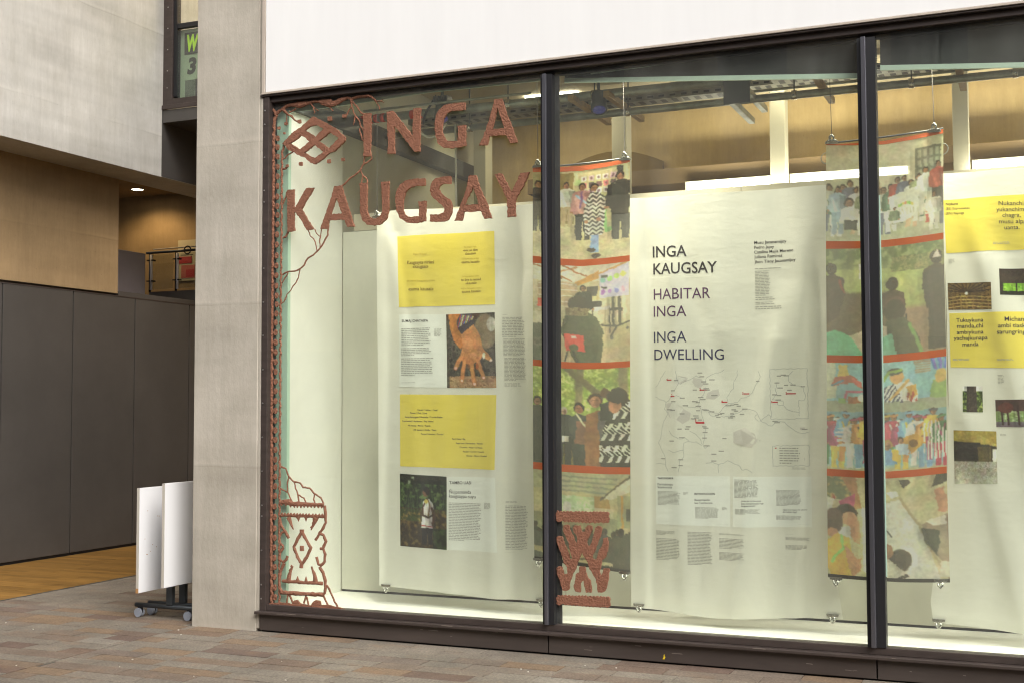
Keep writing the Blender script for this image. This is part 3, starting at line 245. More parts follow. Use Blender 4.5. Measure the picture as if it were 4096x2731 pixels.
MAPL=[[(2.8473,1.724),(2.871,1.7553),(2.8872,1.7911),(2.9088,1.8178),(2.9229,1.8356)],[(2.9969,1.8345),(3.0011,1.7987),(3.0144,1.7538),(2.9956,1.7182),(2.9678,1.705),(2.9721,1.6692)],[(3.0235,1.7465),(3.0604,1.7667),(3.1063,1.784),(3.1338,1.8014),(3.1608,1.7878)],[(3.1921,1.7519),(3.2015,1.7872),(3.2514,1.8132),(3.2874,1.8215),(3.3145,1.8388)],[(3.4033,1.833),(3.3984,1.7936),(3.3757,1.75),(3.3752,1.7148),(3.3482,1.6843),(3.33,1.6581),(3.3385,1.6273)],[(3.5353,1.8268),(3.5523,1.7916),(3.5388,1.7657),(3.5165,1.731),(3.4984,1.6876),(3.4629,1.6616),(3.4186,1.6488),(3.4007,1.627),(3.3651,1.6184)],[(2.8449,1.6655),(2.8746,1.6474),(2.907,1.6427),(2.9254,1.6292),(2.9674,1.6648),(2.9998,1.6735),(3.0409,1.6554)],[(2.9254,1.6292),(2.9111,1.5844),(2.9386,1.5575),(2.9197,1.5217),(2.9008,1.4858),(2.8909,1.4231),(2.8813,1.3873),(2.8671,1.3603),(2.8898,1.3158),(2.9171,1.2625),(2.9165,1.2089),(2.9346,1.1736)],[(3.0404,1.6108),(3.0768,1.5973),(3.1223,1.5928),(3.1497,1.6104),(3.1593,1.6547),(3.1868,1.6899),(3.1963,1.7253)],[(3.1497,1.6104),(3.1673,1.5661),(3.1758,1.5218),(3.189,1.4865),(3.193,1.4423),(3.1834,1.3982),(3.1739,1.354),(3.1871,1.3276),(3.2098,1.3437)],[(3.0468,1.3618),(3.0834,1.3709),(3.1288,1.3713),(3.1647,1.3451)],[(3.0468,1.3618),(3.0418,1.3173),(3.0458,1.273),(3.0181,1.246),(3.0082,1.1748)],[(3.1675,1.5838),(3.2126,1.5792),(3.2394,1.5615),(3.2752,1.5571),(3.3024,1.5878),(3.3384,1.6185),(3.3651,1.6184)],[(3.2124,1.566),(3.2301,1.5395),(3.2838,1.5307),(3.3374,1.5351),(3.3731,1.5482),(3.4175,1.5657),(3.4442,1.5831),(3.4881,1.5786),(3.5229,1.5655),(3.54,1.535),(3.557,1.5046),(3.5915,1.4874),(3.6216,1.4745),(3.6609,1.5048),(3.6953,1.5005),(3.7291,1.4705),(3.7629,1.4448),(3.8137,1.4279),(3.8518,1.4324)],[(3.1905,1.2308),(3.2355,1.2402),(3.2711,1.2232),(3.3069,1.2325),(3.3338,1.2503),(3.3778,1.2291),(3.413,1.2166),(3.4302,1.1908),(3.4567,1.1999),(3.4957,1.1745)],[(3.2729,1.2232),(3.2722,1.1706)],[(2.8471,1.2213),(2.8797,1.2262),(2.9167,1.2223)],[(3.5314,1.5481),(3.5137,1.5307),(3.5396,1.5046)],[(3.6164,1.8343),(3.8455,1.8395),(3.849,1.5222),(3.6179,1.5177),(3.6164,1.8343)],[(3.6241,1.3475),(3.848,1.3529),(3.8503,1.225),(3.6223,1.2181),(3.6241,1.3475)],[(3.7601,1.8235),(3.7297,1.7937),(3.7334,1.7548),(3.7587,1.733),(3.8182,1.7238),(3.8343,1.6678),(3.8254,1.6379),(3.7914,1.6381),(3.7941,1.5393)],[(3.6603,1.7556),(3.651,1.7124),(3.6547,1.6734),(3.6284,1.6432),(3.6628,1.6344),(3.6929,1.6343),(3.6925,1.6066),(3.6607,1.6085),(3.661,1.6318)],[(3.6926,1.6084),(3.7136,1.5824),(3.7562,1.5651),(3.7945,1.5607)],[(2.9466,1.4413),(2.9739,1.4057),(3.0197,1.3882),(3.0563,1.3973),(3.0834,1.3709)],[(3.0842,1.4419),(3.1204,1.4243),(3.1562,1.3892),(3.1694,1.3539)],[(2.9361,1.3162),(2.9728,1.2988),(3.0096,1.3081),(3.0463,1.3174)],[(3.5483,1.5046),(3.601,1.548),(3.6224,1.5307)],[(3.8214,1.2741),(3.8212,1.257)]]
MAPG=[[(3.0149,1.803),(3.0789,1.7888),(3.0604,1.7622),(3.0051,1.7449),(2.9591,1.7544)],[(3.1154,1.7883),(3.1698,1.7788),(3.1876,1.752),(3.16,1.7168),(3.1239,1.7304),(3.106,1.7617)],[(2.9207,1.6202),(2.967,1.629),(3.0129,1.6109),(3.0492,1.5841),(3.0946,1.5573),(3.085,1.5129),(3.039,1.4862),(3.0026,1.5128),(2.9476,1.5306),(2.9295,1.5754)],[(3.2411,1.7072),(3.2771,1.7113),(3.2855,1.6716),(3.2494,1.6453),(3.1954,1.65),(3.2049,1.6854)],[(3.3716,1.4344),(3.416,1.452),(3.4515,1.4653),(3.4862,1.4349),(3.5123,1.4264),(3.5249,1.3917),(3.5553,1.3815),(3.5113,1.3569),(3.4936,1.335),(3.441,1.3432),(3.3707,1.3644)],[(3.7973,1.4664),(3.827,1.4665),(3.8225,1.4494),(3.797,1.4492)]]
MAPD=[(3.1419,1.8191,3.1746),(3.1558,1.7949,3.1872),(3.2183,1.7738,3.2529),(2.9841,1.772,3.0136),(2.9622,1.7051,2.9894),(3.1661,1.7611,3.1996),(3.1798,1.7476,3.2137),(3.1816,1.7166,3.2174),(3.1873,1.7076,3.2229),(3.1087,1.7083,3.1377),(3.2299,1.6719,3.2709),(3.0229,1.6555,3.0553),(2.9626,1.6335,2.9938),(3.042,1.6063,3.0781),(3.103,1.6328,3.1413),(3.1281,1.6265,3.1572),(3.1442,1.6592,3.1803),(3.1589,1.6458,3.195),(3.1273,1.6016,3.164),(3.13,1.5732,3.158),(3.1717,1.5793,3.2035),(3.1796,1.5749,3.2142),(3.2137,1.566,3.2494),(3.2527,1.5439,3.2779),(3.2704,1.55,3.299),(3.2858,1.5553,3.3143),(3.2602,1.5307,3.2887),(3.3516,1.6096,3.3786),(3.3761,1.6139,3.4065),(3.3941,1.6025,3.4219),(3.32,1.6054,3.3569),(3.3593,1.5789,3.3901),(3.3781,1.5701,3.4039),(3.3508,1.5526,3.3767),(3.4135,1.5499,3.4433),(3.4291,1.5831,3.465),(3.3501,1.5351,3.3831),(3.3359,1.5263,3.3696),(3.0202,1.5529,3.0529),(2.9293,1.5799,2.9687),(2.9564,1.5771,2.99),(3.1098,1.5395,3.1464),(3.1176,1.5262,3.1492),(3.0939,1.52,3.1292),(3.1428,1.5129,3.1691),(3.1693,1.4688,3.1991),(3.1776,1.4599,3.2112),(3.0602,1.4684,3.092),(3.0042,1.4531,3.0335),(3.0542,1.4533,3.083),(3.1719,1.4317,3.2049),(3.1691,1.3954,3.1985),(3.1811,1.3452,3.2173),(3.0148,1.3971,3.0526),(2.947,1.3743,2.9796),(2.8849,1.2576,2.914),(3.0098,1.253,3.0421),(3.0103,1.2148,3.0389),(2.9602,1.2007,2.9975),(3.2744,1.3109,3.3087),(3.2277,1.2911,3.2604),(3.2257,1.2471,3.2596),(3.2996,1.3928,3.3267),(3.439,1.3998,3.4691),(3.6825,1.7986,3.7159),(3.7001,1.7941,3.7335),(3.6588,1.7929,3.6852),(3.6442,1.7488,3.6745),(3.7018,1.7335,3.7271),(3.7411,1.7349,3.7742),(3.6608,1.7166,3.6941),(3.7203,1.7014,3.7491),(3.8059,1.7239,3.8309),(3.6281,1.6736,3.6594),(3.6553,1.6691,3.6846),(3.6476,1.6405,3.6829),(3.6255,1.5047,3.6583),(3.6378,1.4961,3.6717),(3.5221,1.7615,3.5464),(3.8075,1.4536,3.8417)]
MAPR=[(2.9334,1.7753,2.9667),(2.9582,1.6684,2.9859),(3.1554,1.7079,3.2006),(3.2984,1.6274,3.3341),(3.4394,1.681,3.4781),(3.1303,1.4979,3.1846),(3.1302,1.4917,3.1845),(3.7151,1.6799,3.775),(3.6299,1.6259,3.661),(3.6386,1.3338,3.6472)]
CLIPB={'w1': [(0.806,0.3137)],'p1': [(2.0671,0.5769),(2.678,0.5197)],'w2': [(2.7231,0.2899),(3.9792,0.2972)],'p2': [(4.03,0.5504),(4.6346,0.5691)],'w3': [(4.6088,0.3093)],'w1b': [(2.0296,0.2815)]}
CLIPT={'w1': [(0.7368,2.9957)],'p1': [(2.078,3.238),(2.7011,3.2356)],'p2': [(4.0475,3.2341),(4.6535,3.2483)]}

# ---------------------------------------------------------------- materials used
M_CONC = concrete('concrete', lin((188, 181, 169)), .15, .10)
M_CONCW = concrete('concrete_upper', lin((203, 200, 194)), .17, .2)
M_TAN = concrete('concrete_tan', (.38, .262, .14), .2, .15)
M_ROOMWALL = concrete('concrete_room', (.52, .395, .20), .2, .12)
M_WHITE = mat('white_fascia', (.87, .865, .855), .45, var=.02, vscale=3, stretch=(2.5, 1, .25))
M_FRAME = mat('bronze_frame', (.072, .055, .049), .42, .3, var=.22, vscale=5, bump=.06, bscale=300, stretch=(1, 1, 4))
M_PLINTH = mat('bronze_plinth', (.070, .055, .048), .5, .2, var=.2, vscale=2.2, stretch=(.6, 1, 3), bump=.05, bscale=200)
M_BLACK = mat('black_gasket', (.012, .012, .014), .5)
M_CAP = mat('mullion_cap', (.17, .17, .195), .3, .75, var=.2, vscale=30, stretch=(1, 1, .05))
M_TRIM = mat('beige_trim', (.50, .43, .36), .6, var=.1)
M_DARK = mat('dark_panel', (.102, .094, .087), .42, .35, var=.12, vscale=1.5, bump=.05, bscale=240)
M_SCREW = mat('screw_steel', (.62, .6, .58), .3, .9)
M_CLAY = mat('brown_clay', (.262, .118, .073), .9, var=.16, vscale=40, bump=.75, bscale=75, coord='World', spec=.25)
M_SHOW = mat('white_display_paint', (.80, .80, .735), .7, var=.02)
M_SHOW2 = mat('cream_panel_paint', (.60, .60, .51), .7, var=.03)
M_EDGE = mat('grey_green_edge', (.44, .62, .50), .6)
M_STEEL = mat('galvanised_pipe', (.34, .36, .31), .42, .55, var=.25, vscale=9)
M_DSTEEL = mat('dark_steel', (.10, .105, .1), .5, .4)
M_TRAY = mat('cable_tray', (.30, .30, .26), .5, .5)
M_COLUMN = mat('cream_column_paint', (.46, .445, .36), .6, var=.03)
M_CEIL = mat('room_ceiling', (.55, .48, .33), .8, var=.12, vscale=1.5)
M_TUBE = mat('lit_tube', (1, 1, .95), .5, emit=((1, .97, .82), 9))
M_LAMP = mat('lit_downlight', (1, 1, .95), .5, emit=((1, .85, .6), 14))
M_CHROME = mat('clip_steel', (.55, .55, .5), .22, 1.)
M_SLEEVE = mat('grey_sleeve', (.5, .49, .54), .4)
M_WIRE = mat('wire', (.06, .055, .05), .5)
M_WCABLE = mat('white_cable', (.8, .8, .74), .5)
M_RED = mat('red_tape', (.72, .05, .03), .5)
M_TIMBER = mat('timber_batten', (.42, .28, .12), .6, var=.2, vscale=4, stretch=(1, 6, 6))
M_BLIND = mat('dark_blind', (.022, .026, .024), .8, var=.4, vscale=3, stretch=(.4, 1, 3))
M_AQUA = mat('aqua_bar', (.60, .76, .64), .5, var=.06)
M_TABLE = mat('white_laminate', (.78, .78, .79), .35)
M_TEDGE = mat('table_edge', (.50, .46, .40), .5)
M_CHIP = mat('bare_chipboard', (.42, .22, .08), .8)
M_TLEG = mat('table_leg_grey', (.06, .068, .075), .4, .5)
M_WHEEL = mat('caster_grey', (.33, .36, .42), .5)
M_GPANEL = mat('grey_screen', (.38, .36, .42), .35, .2, var=.08)
M_BALG = glass('rail_glass', (.85, .87, .84))
M_GLASS = glass('shop_glass', (.968, .984, .956), refl_veil=.03)
M_PAPER = mat('cream_notice', (.55, .48, .33), .7)
M_NRED = mat('notice_red', (.48, .035, .04), .6)
M_NRED2 = mat('notice_faded_red', (.55, .14, .11), .6)
M_LIME = mat('lime_print', (.42, .72, .0), .6)
M_SHEET = mat('pale_green_sheet', (.27, .36, .24), .7, var=.05)
M_INK = mat('black_print', (.028, .028, .03), .7)
M_GREY = mat('grey_print', (.09, .115, .085), .7, var=.35, vscale=8)
M_ORANGE = mat('orange_inner_wall', (.44, .24, .05), .8, var=.15)
M_MORTAR = mat('paving_bed', (.075, .065, .055), .95, var=.3, vscale=20)

def stone_material():
    """sandstone setts: colour drawn per stone from its object, with blotches, rust and grain"""
    m = bpy.data.materials.new('sandstone'); t, N, Lk = nodes(m); b = N['Principled BSDF']
    b.inputs['Specular IOR Level'].default_value = .3; b.inputs['Roughness'].default_value = .72
    oi = N.new('ShaderNodeObjectInfo'); g = N.new('ShaderNodeNewGeometry')
    r = N.new('ShaderNodeValToRGB'); r.color_ramp.interpolation = 'LINEAR'; e = r.color_ramp.elements
    cols = [(0, (.172, .124, .097)), (.14, (.232, .204, .168)), (.3, (.21, .183, .152)), (.46, (.197, .175, .147)), (.6, (.23, .203, .169)), (.72, (.182, .141, .113)), (.83, (.236, .168, .112)), (.92, (.148, .105, .087)), (1, (.248, .224, .191))]
    while len(e) < len(cols): e.new(.5)
    for i, (p, c) in enumerate(cols): e[i].position = p; e[i].color = (*c, 1)
    Lk.new(oi.outputs['Random'], r.inputs[0])
    def noise(sc, det=8, ro=.65, st=(1, 1, 1)):
        mp = N.new('ShaderNodeMapping'); mp.inputs['Scale'].default_value = st; Lk.new(g.outputs['Position'], mp.inputs['Vector'])
        n = N.new('ShaderNodeTexNoise'); n.inputs['Scale'].default_value = sc; n.inputs['Detail'].default_value = det; n.inputs['Roughness'].default_value = ro; Lk.new(mp.outputs[0], n.inputs['Vector']); return n.outputs['Fac']
    def ramp(f, a, bb, lo, hi):
        q = N.new('ShaderNodeValToRGB'); q.color_ramp.elements[0].position = lo; q.color_ramp.elements[1].position = hi; q.color_ramp.elements[0].color = (*a, 1); q.color_ramp.elements[1].color = (*bb, 1); Lk.new(f, q.inputs[0]); return q.outputs[0]
    def mix(a, bb, mode, fac):
        x = N.new('ShaderNodeMix'); x.data_type = 'RGBA'; x.blend_type = mode
        if isinstance(fac, float): x.inputs[0].default_value = fac
        else: Lk.new(fac, x.inputs[0])
        Lk.new(a, x.inputs[6]); Lk.new(bb, x.inputs[7]); return x.outputs[2]
    c = mix(r.outputs[0], ramp(noise(6), (.80, .79, .78), (1.16, 1.15, 1.12), .28, .72), 'MULTIPLY', 1.0)
    c = mix(c, ramp(noise(60, 5, .7), (.6, .6, .6), (1.34, 1.33, 1.31), .3, .7), 'MULTIPLY', 1.0)
    rust = ramp(noise(2.6, 9, .7, (1, 1.5, 1)), (0, 0, 0), (.5, .5, .5), .54, .74)
    col = N.new('ShaderNodeRGB'); col.outputs[0].default_value = (.29, .175, .10, 1)
    c = mix(c, col.outputs[0], 'MIX', rust)
    c = mix(c, ramp(noise(1.1, 6, .6), (.82, .82, .82), (1.1, 1.1, 1.1), .3, .7), 'MULTIPLY', 1.0)
    Lk.new(c, b.inputs['Base Color'])
    bp = N.new('ShaderNodeBump'); bp.inputs['Strength'].default_value = .5; bp.inputs['Distance'].default_value = .012; Lk.new(noise(45, 8, .7), bp.inputs['Height']); Lk.new(bp.outputs[0], b.inputs['Normal'])
    return m
M_STONE = stone_material()
def wood_material():
    m = bpy.data.materials.new('oak_floor'); t, N, Lk = nodes(m); b = N['Principled BSDF']; b.inputs['Roughness'].default_value = .5; b.inputs['Specular IOR Level'].default_value = .25
    oi = N.new('ShaderNodeObjectInfo'); g = N.new('ShaderNodeNewGeometry'); mp = N.new('ShaderNodeMapping'); mp.inputs['Scale'].default_value = (2, 28, 1); Lk.new(g.outputs['Position'], mp.inputs['Vector'])
    n = N.new('ShaderNodeTexNoise'); n.inputs['Scale'].default_value = 2.2; n.inputs['Detail'].default_value = 8; Lk.new(mp.outputs[0], n.inputs['Vector'])
    r = N.new('ShaderNodeValToRGB'); r.color_ramp.elements[0].position = .3; r.color_ramp.elements[1].position = .7; r.color_ramp.elements[0].color = (.19, .098, .022, 1); r.color_ramp.elements[1].color = (.33, .18, .048, 1); Lk.new(n.outputs['Fac'], r.inputs[0])
    mr = N.new('ShaderNodeMapRange'); mr.inputs[3].default_value = .78; mr.inputs[4].default_value = 1.18; Lk.new(oi.outputs['Random'], mr.inputs[0])
    x = N.new('ShaderNodeMix'); x.data_type = 'RGBA'; x.blend_type = 'MULTIPLY'; x.inputs[0].default_value = 1; Lk.new(r.outputs[0], x.inputs[6]); Lk.new(mr.outputs[0], x.inputs[7]); Lk.new(x.outputs[2], b.inputs['Base Color'])
    return m
M_OAK = wood_material()

# ---------------------------------------------------------------- ground: one sheet, stone paving, timber floor
g = MB(); g.v = [(-60, -60, -.03), (60, -60, -.03), (60, 60, -.03), (-60, 60, -.03)]; g.f = [[0, 1, 2, 3]]
struct(g.obj('ground', M_MORTAR, fix=False))
pave = bpy.data.objects.new('pavement', MB().box(-2.82, 8.2, -9.0, 5.98, -.029, -.006).mesh('pavement', M_MORTAR)); COL.objects.link(pave); struct(pave)
unit = MB().box(-.5, .5, -.5, .5, -.5, .5).mesh('paving_stone', M_STONE)
def field(x0, x1, ya, yb, vis, rs):
    """courses of setts from ya to yb; yields (cx, cy, sx, sy)"""
    y = yb
    while y > ya:
        d = rs.choice((.145, .15, .155, .16, .165)); x = x0-rs.uniform(0, .5)
        while x < x1:
            l = rs.choice((.27, .3, .34, .38, .42, .46, .52, .58)); a, b = max(x, x0), min(x+l, x1)
            if b-a > .05 and vis((a+b)/2, y-d/2): yield ((a+b)/2, y-d/2, b-a-.005, d-.004)
            x += l
        y -= d
Fw = Vector((-.391, .919, 0)).normalized()
def seen(x, y):
    d = Vector((x-5.2048, y+7.5656)); z = d.dot(Vector((-.3916, .9201))); l = d.dot(Vector((.9202, .3914)))
    return z > 5.85 and abs(l) < z*.43 and not (x > -.58 and y > .05)
rs = random.Random(5)
st = [q for q in field(-2.815, -.604, -2.6, 5.9, seen, rs)]+[q for q in field(-.596, 6.0, -2.6, 0.012, seen, rs)]
st.sort(key=lambda q: (q[0]-5.2)**2+(q[1]+7.57)**2)
far = MB()
for i, (x, y, sx, sy) in enumerate(st):
    h = rs.uniform(-.0012, .0012)
    if i < 300:
        o = bpy.data.objects.new('paving_stone', unit); COL.objects.link(o); o.parent = pave
        o.location = (x, y, -.013+h); o.scale = (sx, sy, .026); o.rotation_euler = (rs.uniform(-.003, .003), rs.uniform(-.002, .002), rs.uniform(-.003, .003))
    else: far.box(x-sx/2, x+sx/2, y-sy/2, y+sy/2, -.026, h)
for q in field(-2.815, -.604, -2.6, 5.9, lambda a, b: not seen(a, b) and False, rs): pass
if far.v: far.obj('far_paving_stone', M_STONE, pave)['kind'] = 'stuff'
floor = bpy.data.objects.new('timber_floor', MB().box(-4.6, -2.83, -2, 5.98, -.028, -.005).mesh('timber_floor', M_BLACK)); COL.objects.link(floor); struct(floor)
pl = MB().box(-.5, .5, -.5, .5, -.5, .5).mesh('plank', M_OAK)
n = 0; y = .1
while y < 5.95:
    x = -4.595-rs.uniform(0, .8)
    while x < -2.84:
        a, b = max(x, -4.595), min(x+.9, -2.84)
        if b-a > .04:
            o = bpy.data.objects.new('plank', pl); COL.objects.link(o); o.parent = floor; o.location = ((a+b)/2, y, -.008+rs.uniform(-.0006, .0006)); o.scale = (b-a-.003, .087, .016); n += 1
        x += .9
    y += .09
struct(box('threshold_strip', M_DSTEEL, -2.835, -2.817, -2, 5.9, -.02, .003))

# ---------------------------------------------------------------- left side: upper wall, passage, mezzanine
up = tag(box('upper_wall', M_CONCW, -7.5, -4.1, -2.2, 3.95, 4.49, 9.5), 'grey board marked concrete wall overhanging the passage on the left', 'wall')
bm_ = box('downstand_beam', M_CONCW, -4.65, -4.1, -2.2, 5.98, 4.267, 4.4899, up)
bm_.name = 'beam'
tag(box('passage_wall', M_TAN, -4.85, -4.65, -2.2, 3.88, 2.93, 4.4898), 'warm tan concrete wall above the dark cladding panels', 'wall')
struct(box('passage_ceiling', M_TAN, -8, -4.651, 3.96, 6.0, 4.492, 4.7))
tag(box('mezzanine_wall', M_TAN, -8, 0, 6.0, 6.2, 0, 6), 'olive tan concrete wall behind the balustrade', 'wall')
pw = thing('panel_wall', 'dark brown metal cladding panels lining the passage under the tan wall', 'cladding', (-4.6, 3, 0))
for k in range(-4, 6):
    ya, yb = 2.083+1.0155*(k-1), 2.083+1.0155*k
    yb = min(yb, 5.97)
    if yb-ya > .1: box('panel', M_DARK, -4.64, -4.59, ya+.007, yb-.007, .03, 2.885, pw, .002)
box('backing', M_BLACK, -4.645, -4.612, -2, 5.97, .0, 2.88, pw)
box('top_cap', M_FRAME, -4.65, -4.585, -2, 5.97, 2.8855, 2.897, pw)
struct(box('mezzanine_floor', M_DARK, -8, -4.66, 3.9, 5.99, 2.75, 2.96))
mz = tag(box('floor_upstand', M_TAN, -5.5, -5.42, 3.95, 5.30, 2.9605, 3.04), 'pale concrete kerb under the grey balustrade screen', 'kerb')
tag(box('landing_edge', M_DARK, -5.41, -4.60, 5.36, 5.9, 2.898, 3.10), 'dark landing edge under the glass balustrade', 'landing')
bal = thing('balustrade', 'glass balustrade with black handrail and grey end screen above the cladding', 'balustrade', (-5.43, 5.35, 3.05))
box('screen', M_GPANEL, -5.46, -5.435, 4.0, 5.31, 3.05, 3.595, bal, .004)
MB().tube([(-5.45, 5.35, 3.607), (-4.3, 5.35, 3.612)], .017).obj('handrail', M_BLACK, bal, True)
for x in (-5.40, -4.985, -4.57):
    p_ = MB().tube([(x, 5.36, 3.1), (x, 5.36, 3.6)], .015).obj('post', M_BLACK, bal, True)
    MB().tube([(x+.035, 5.34, 3.12), (x+.035, 5.34, 3.58)], .018).obj('sleeve', M_SLEEVE, p_, True)
    for z in (3.23, 3.5): MB().box(x-.03, x+.07, 5.325, 5.385, z, z+.016).obj('bracket', M_BLACK, p_)
for a, b in ((-5.36, -5.02), (-4.94, -4.6)): box('pane', M_BALG, a, b, 5.345, 5.355, 3.13, 3.58, bal)
MB().tube([(-5.4, 5.42, 3.66), (-4.3, 5.42, 3.67)], .008, 6).obj('top_rail', M_TRIM, bal, True)
rr = MB(); rr.tube([(-4.79+.05*math.cos(t*.5), 5.335, 3.612+.05*math.sin(t*.5)) for t in range(13)], .009, 6, False); rr.obj('ring', M_BLACK, bal, True)
nt_ = thing('wall_notice', 'cream wall notice with red printed panels beside the balustrade', 'notice', (-5.2, 5.98, 3.6))
box('sheet', M_PAPER, -5.45, -4.9, 5.985, 5.998, 3.30, 3.85, nt_)
for (a, b, c, d, m_) in [(-5.43, -5.22, 3.535, 3.625, M_NRED), (-5.39, -5.17, 3.335, 3.51, M_NRED2), (-5.31, -5.18, 3.35, 3.45, M_NRED), (-5.40, -5.2, 3.645, 3.652, M_INK)]:
    box('print_block', m_, a, b, 5.981-(.002 if m_ is M_NRED else 0), 5.984, c, d, nt_)
def lamp(name, kind, loc, energy, col, size=.3, size_y=None, aim=None, parent=None, spread=None, spot=None):
    l = bpy.data.lights.new(name, kind); l.energy = energy; l.color = col
    if kind == 'AREA':
        l.size = size
        if size_y: l.shape = 'RECTANGLE'; l.size_y = size_y
        if spread: l.spread = math.radians(spread)
    elif kind == 'SPOT': l.spot_size = math.radians(spot or 80); l.spot_blend = .6; l.shadow_soft_size = size
    else: l.shadow_soft_size = size
    o = bpy.data.objects.new(name, l); COL.objects.link(o); o.location = Vector(loc)-root_loc(parent)
    if parent: o.parent = parent
    d = Vector(aim) if aim else Vector((0, 0, -1)); o.rotation_euler = d.to_track_quat('-Z', 'Y').to_euler(); return o
def downlight(x, y, z, e, label):
    t = thing('downlight', label, 'ceiling light', (x, y, z), 'recessed downlights in the passage ceiling')
    ring = [(math.cos(k*math.pi/8), math.sin(k*math.pi/8)) for k in range(16)]
    m = MB(); m.v = [(x+.075*a, y+.075*b, z-.006) for a, b in ring]; m.f = [list(range(16))]; m.obj('lens', M_LAMP, t, fix=False)
    MB().tube([(x+.085*a, y+.085*b, z-.004) for a, b in ring+ring[:1]], .008, 6, False).obj('rim', M_FRAME, t, True)
    lamp('downlight_bulb', 'SPOT', (x, y, z-.03), e, (1, .72, .36), .06, parent=t, spot=150)
downlight(-5.74, 5.5, 4.492, 26, 'round lit downlight in the passage ceiling above the balustrade')
downlight(-2.2, 4.9, 4.897, 95, 'round lit downlight over the passage floor')
struct(box('recess_shade_slab', M_CONCW, -4.099, -.586, 2.3, 3.95, 9.3, 9.5))  # unseen slab added to darken the deep end of the recess
# dark-clad window box over the passage
bw = thing('upper_window', 'dark framed upper window with a lime lettered sign behind the glass', 'window', (-4.09, 3.96, 5.08))
box('frame_jamb', M_FRAME, -4.098, -3.97, 3.96, 4.06, 5.08, 9, bw, .003)
box('gasket', M_BLACK, -3.969, -3.925, 3.985, 4.055, 5.2, 9, bw)
box('sill', M_FRAME, -3.969, -.0, 3.955, 4.06, 5.08, 5.17, bw, .003)
box('sill_lip', M_FRAME, -4.098, -.0, 3.94, 3.954, 5.05, 5.10, bw, .003)
box('glazing_bar', M_BLACK, -3.924, -.0, 3.99, 4.05, 6.0, 6.055, bw)
box('pane', M_GLASS, -3.924, -.0, 4.01, 4.02, 5.171, 5.999, bw); box('pane', M_GLASS, -3.924, -.0, 4.01, 4.02, 6.056, 9, bw)
sc = MB()
for z in (5.3, 5.5, 5.75, 6.0, 6.25, 6.5): sc.box(-4.04, -4.03, 3.955, 3.9599, z, z+.01)
sc.obj('screw', M_SCREW, bw)['kind'] = 'stuff'
tag(box('cladding_panel', M_DARK, -4.14, -4.095, 3.952, 5.97, 4.272, 5.07), 'dark metal cladding under the upper window', 'cladding')
struct(box('upper_floor', M_DARK, -4.09, -.0, 3.96, 5.97, 4.9, 5.045))
struct(box('upper_back_wall', M_ORANGE, -4.09, 0, 5.6, 5.7, 5.046, 9))
struct(box('upper_side_wall', M_CONCW, -4.30, -4.0995, 3.951, 6.2, 4.4901, 9.4))
sg = thing('window_sign', 'pale green sign sheet with lime W and black 3 in the upper window', 'sign', (-3.9, 4.06, 5.2))
box('sheet', M_SHEET, -3.965, -3.0, 4.062, 4.07, 5.172, 5.998, sg)
pa = box('letter_plate', M_INK, -3.87, -3.66, 4.054, 4.061, 5.70, 5.955, sg)
box('letter_plate', M_INK, -3.645, -3.43, 4.054, 4.061, 5.71, 5.965, sg)
box('picture', M_GREY, -3.855, -3.71, 4.054, 4.061, 5.19, 5.395, sg); box('picture', M_INK, -3.71, -3.5, 4.054, 4.0605, 5.19, 5.40, sg)
MB().tube([(-3.74, 4.6, 9), (-3.745, 4.6, 6.2)], [.035, .012], 6).obj('hanging_strip', M_SHEET, sg).name = 'pendant_strip'
lamp('upper_room_lamp', 'AREA', (-2.9, 4.9, 7.6), 30, (1, .8, .5), .8)

# ---------------------------------------------------------------- shopfront building
pil = thing('concrete_pillar', 'tall pale concrete pillar between the passage and the shop window', 'pillar', (-.3, .3, 0))
box('shaft', M_CONC, -.585, -.022, 0, .62, -.02, 9.5, pil, .006)
box('corner_strip', M_CONC, -.0215, .004, .004, .3, .02, 9.5, pil, .004)
fa = thing('white_fascia', 'bright white fascia panels above the shop window', 'fascia', (0, 0, 3.9))
for a, b in ((.036, 5.6), (5.603, 8.2)): box('panel', M_WHITE, a, b, -.012, .12, 3.902, 9.5, fa, .003)
box('side_trim', M_TRIM, .006, .032, -.016, .1, 3.9, 9.5, fa, .002); box('bottom_trim', M_TRIM, .006, 8.2, -.02, .1, 3.886, 3.8995, fa, .002)

sw = thing('shop_window', 'bronze framed shop window with three tall panes and clay decoration', 'window', (0, 0, 0))
box('left_jamb', M_FRAME, .009, .060, 0, .09, .148, 3.886, sw, .003)
box('top_rail', M_FRAME, .0605, 8.2, .022, .1, 3.832, 3.872, sw, .003); box('top_gasket', M_BLACK, .0608, 8.2, .067, .09, 3.80, 3.8315, sw)
box('drip_lip', M_FRAME, -.01, 8.2, -.010, .05, 3.8725, 3.8855, sw, .002)
box('bottom_rail', M_FRAME, .0605, 8.2, .012, .1, .149, .192, sw, .003)
box('ledge', M_FRAME, -.012, 8.2, -.04, .08, .128, .1485, sw, .004)
for a, b in ((.012, 2.232), (2.240, 4.288), (4.296, 6.3), (6.308, 8.2)): box('plinth_panel', M_PLINTH, a, b, -.004, .05, .012, .1275, sw, .002)
box('plinth_recess', M_BLACK, .012, 8.2, .03, .06, -.02, .0118, sw)
box('gasket', M_BLACK, .0608, .073, .067, .09, .193, 3.809, sw)
for xa, xb, ca, cb in ((2.197, 2.276, 2.217, 2.242), (4.240, 4.345, 4.264, 4.292), (6.35, 6.45, 6.38, 6.41)):
    mu = box('mullion', M_BLACK, xa, xb, .004, .1, .1925, 3.7995, sw)
    box('cap', M_CAP, ca, cb, -.022, .0035, .1926, 3.7994, mu, .003)
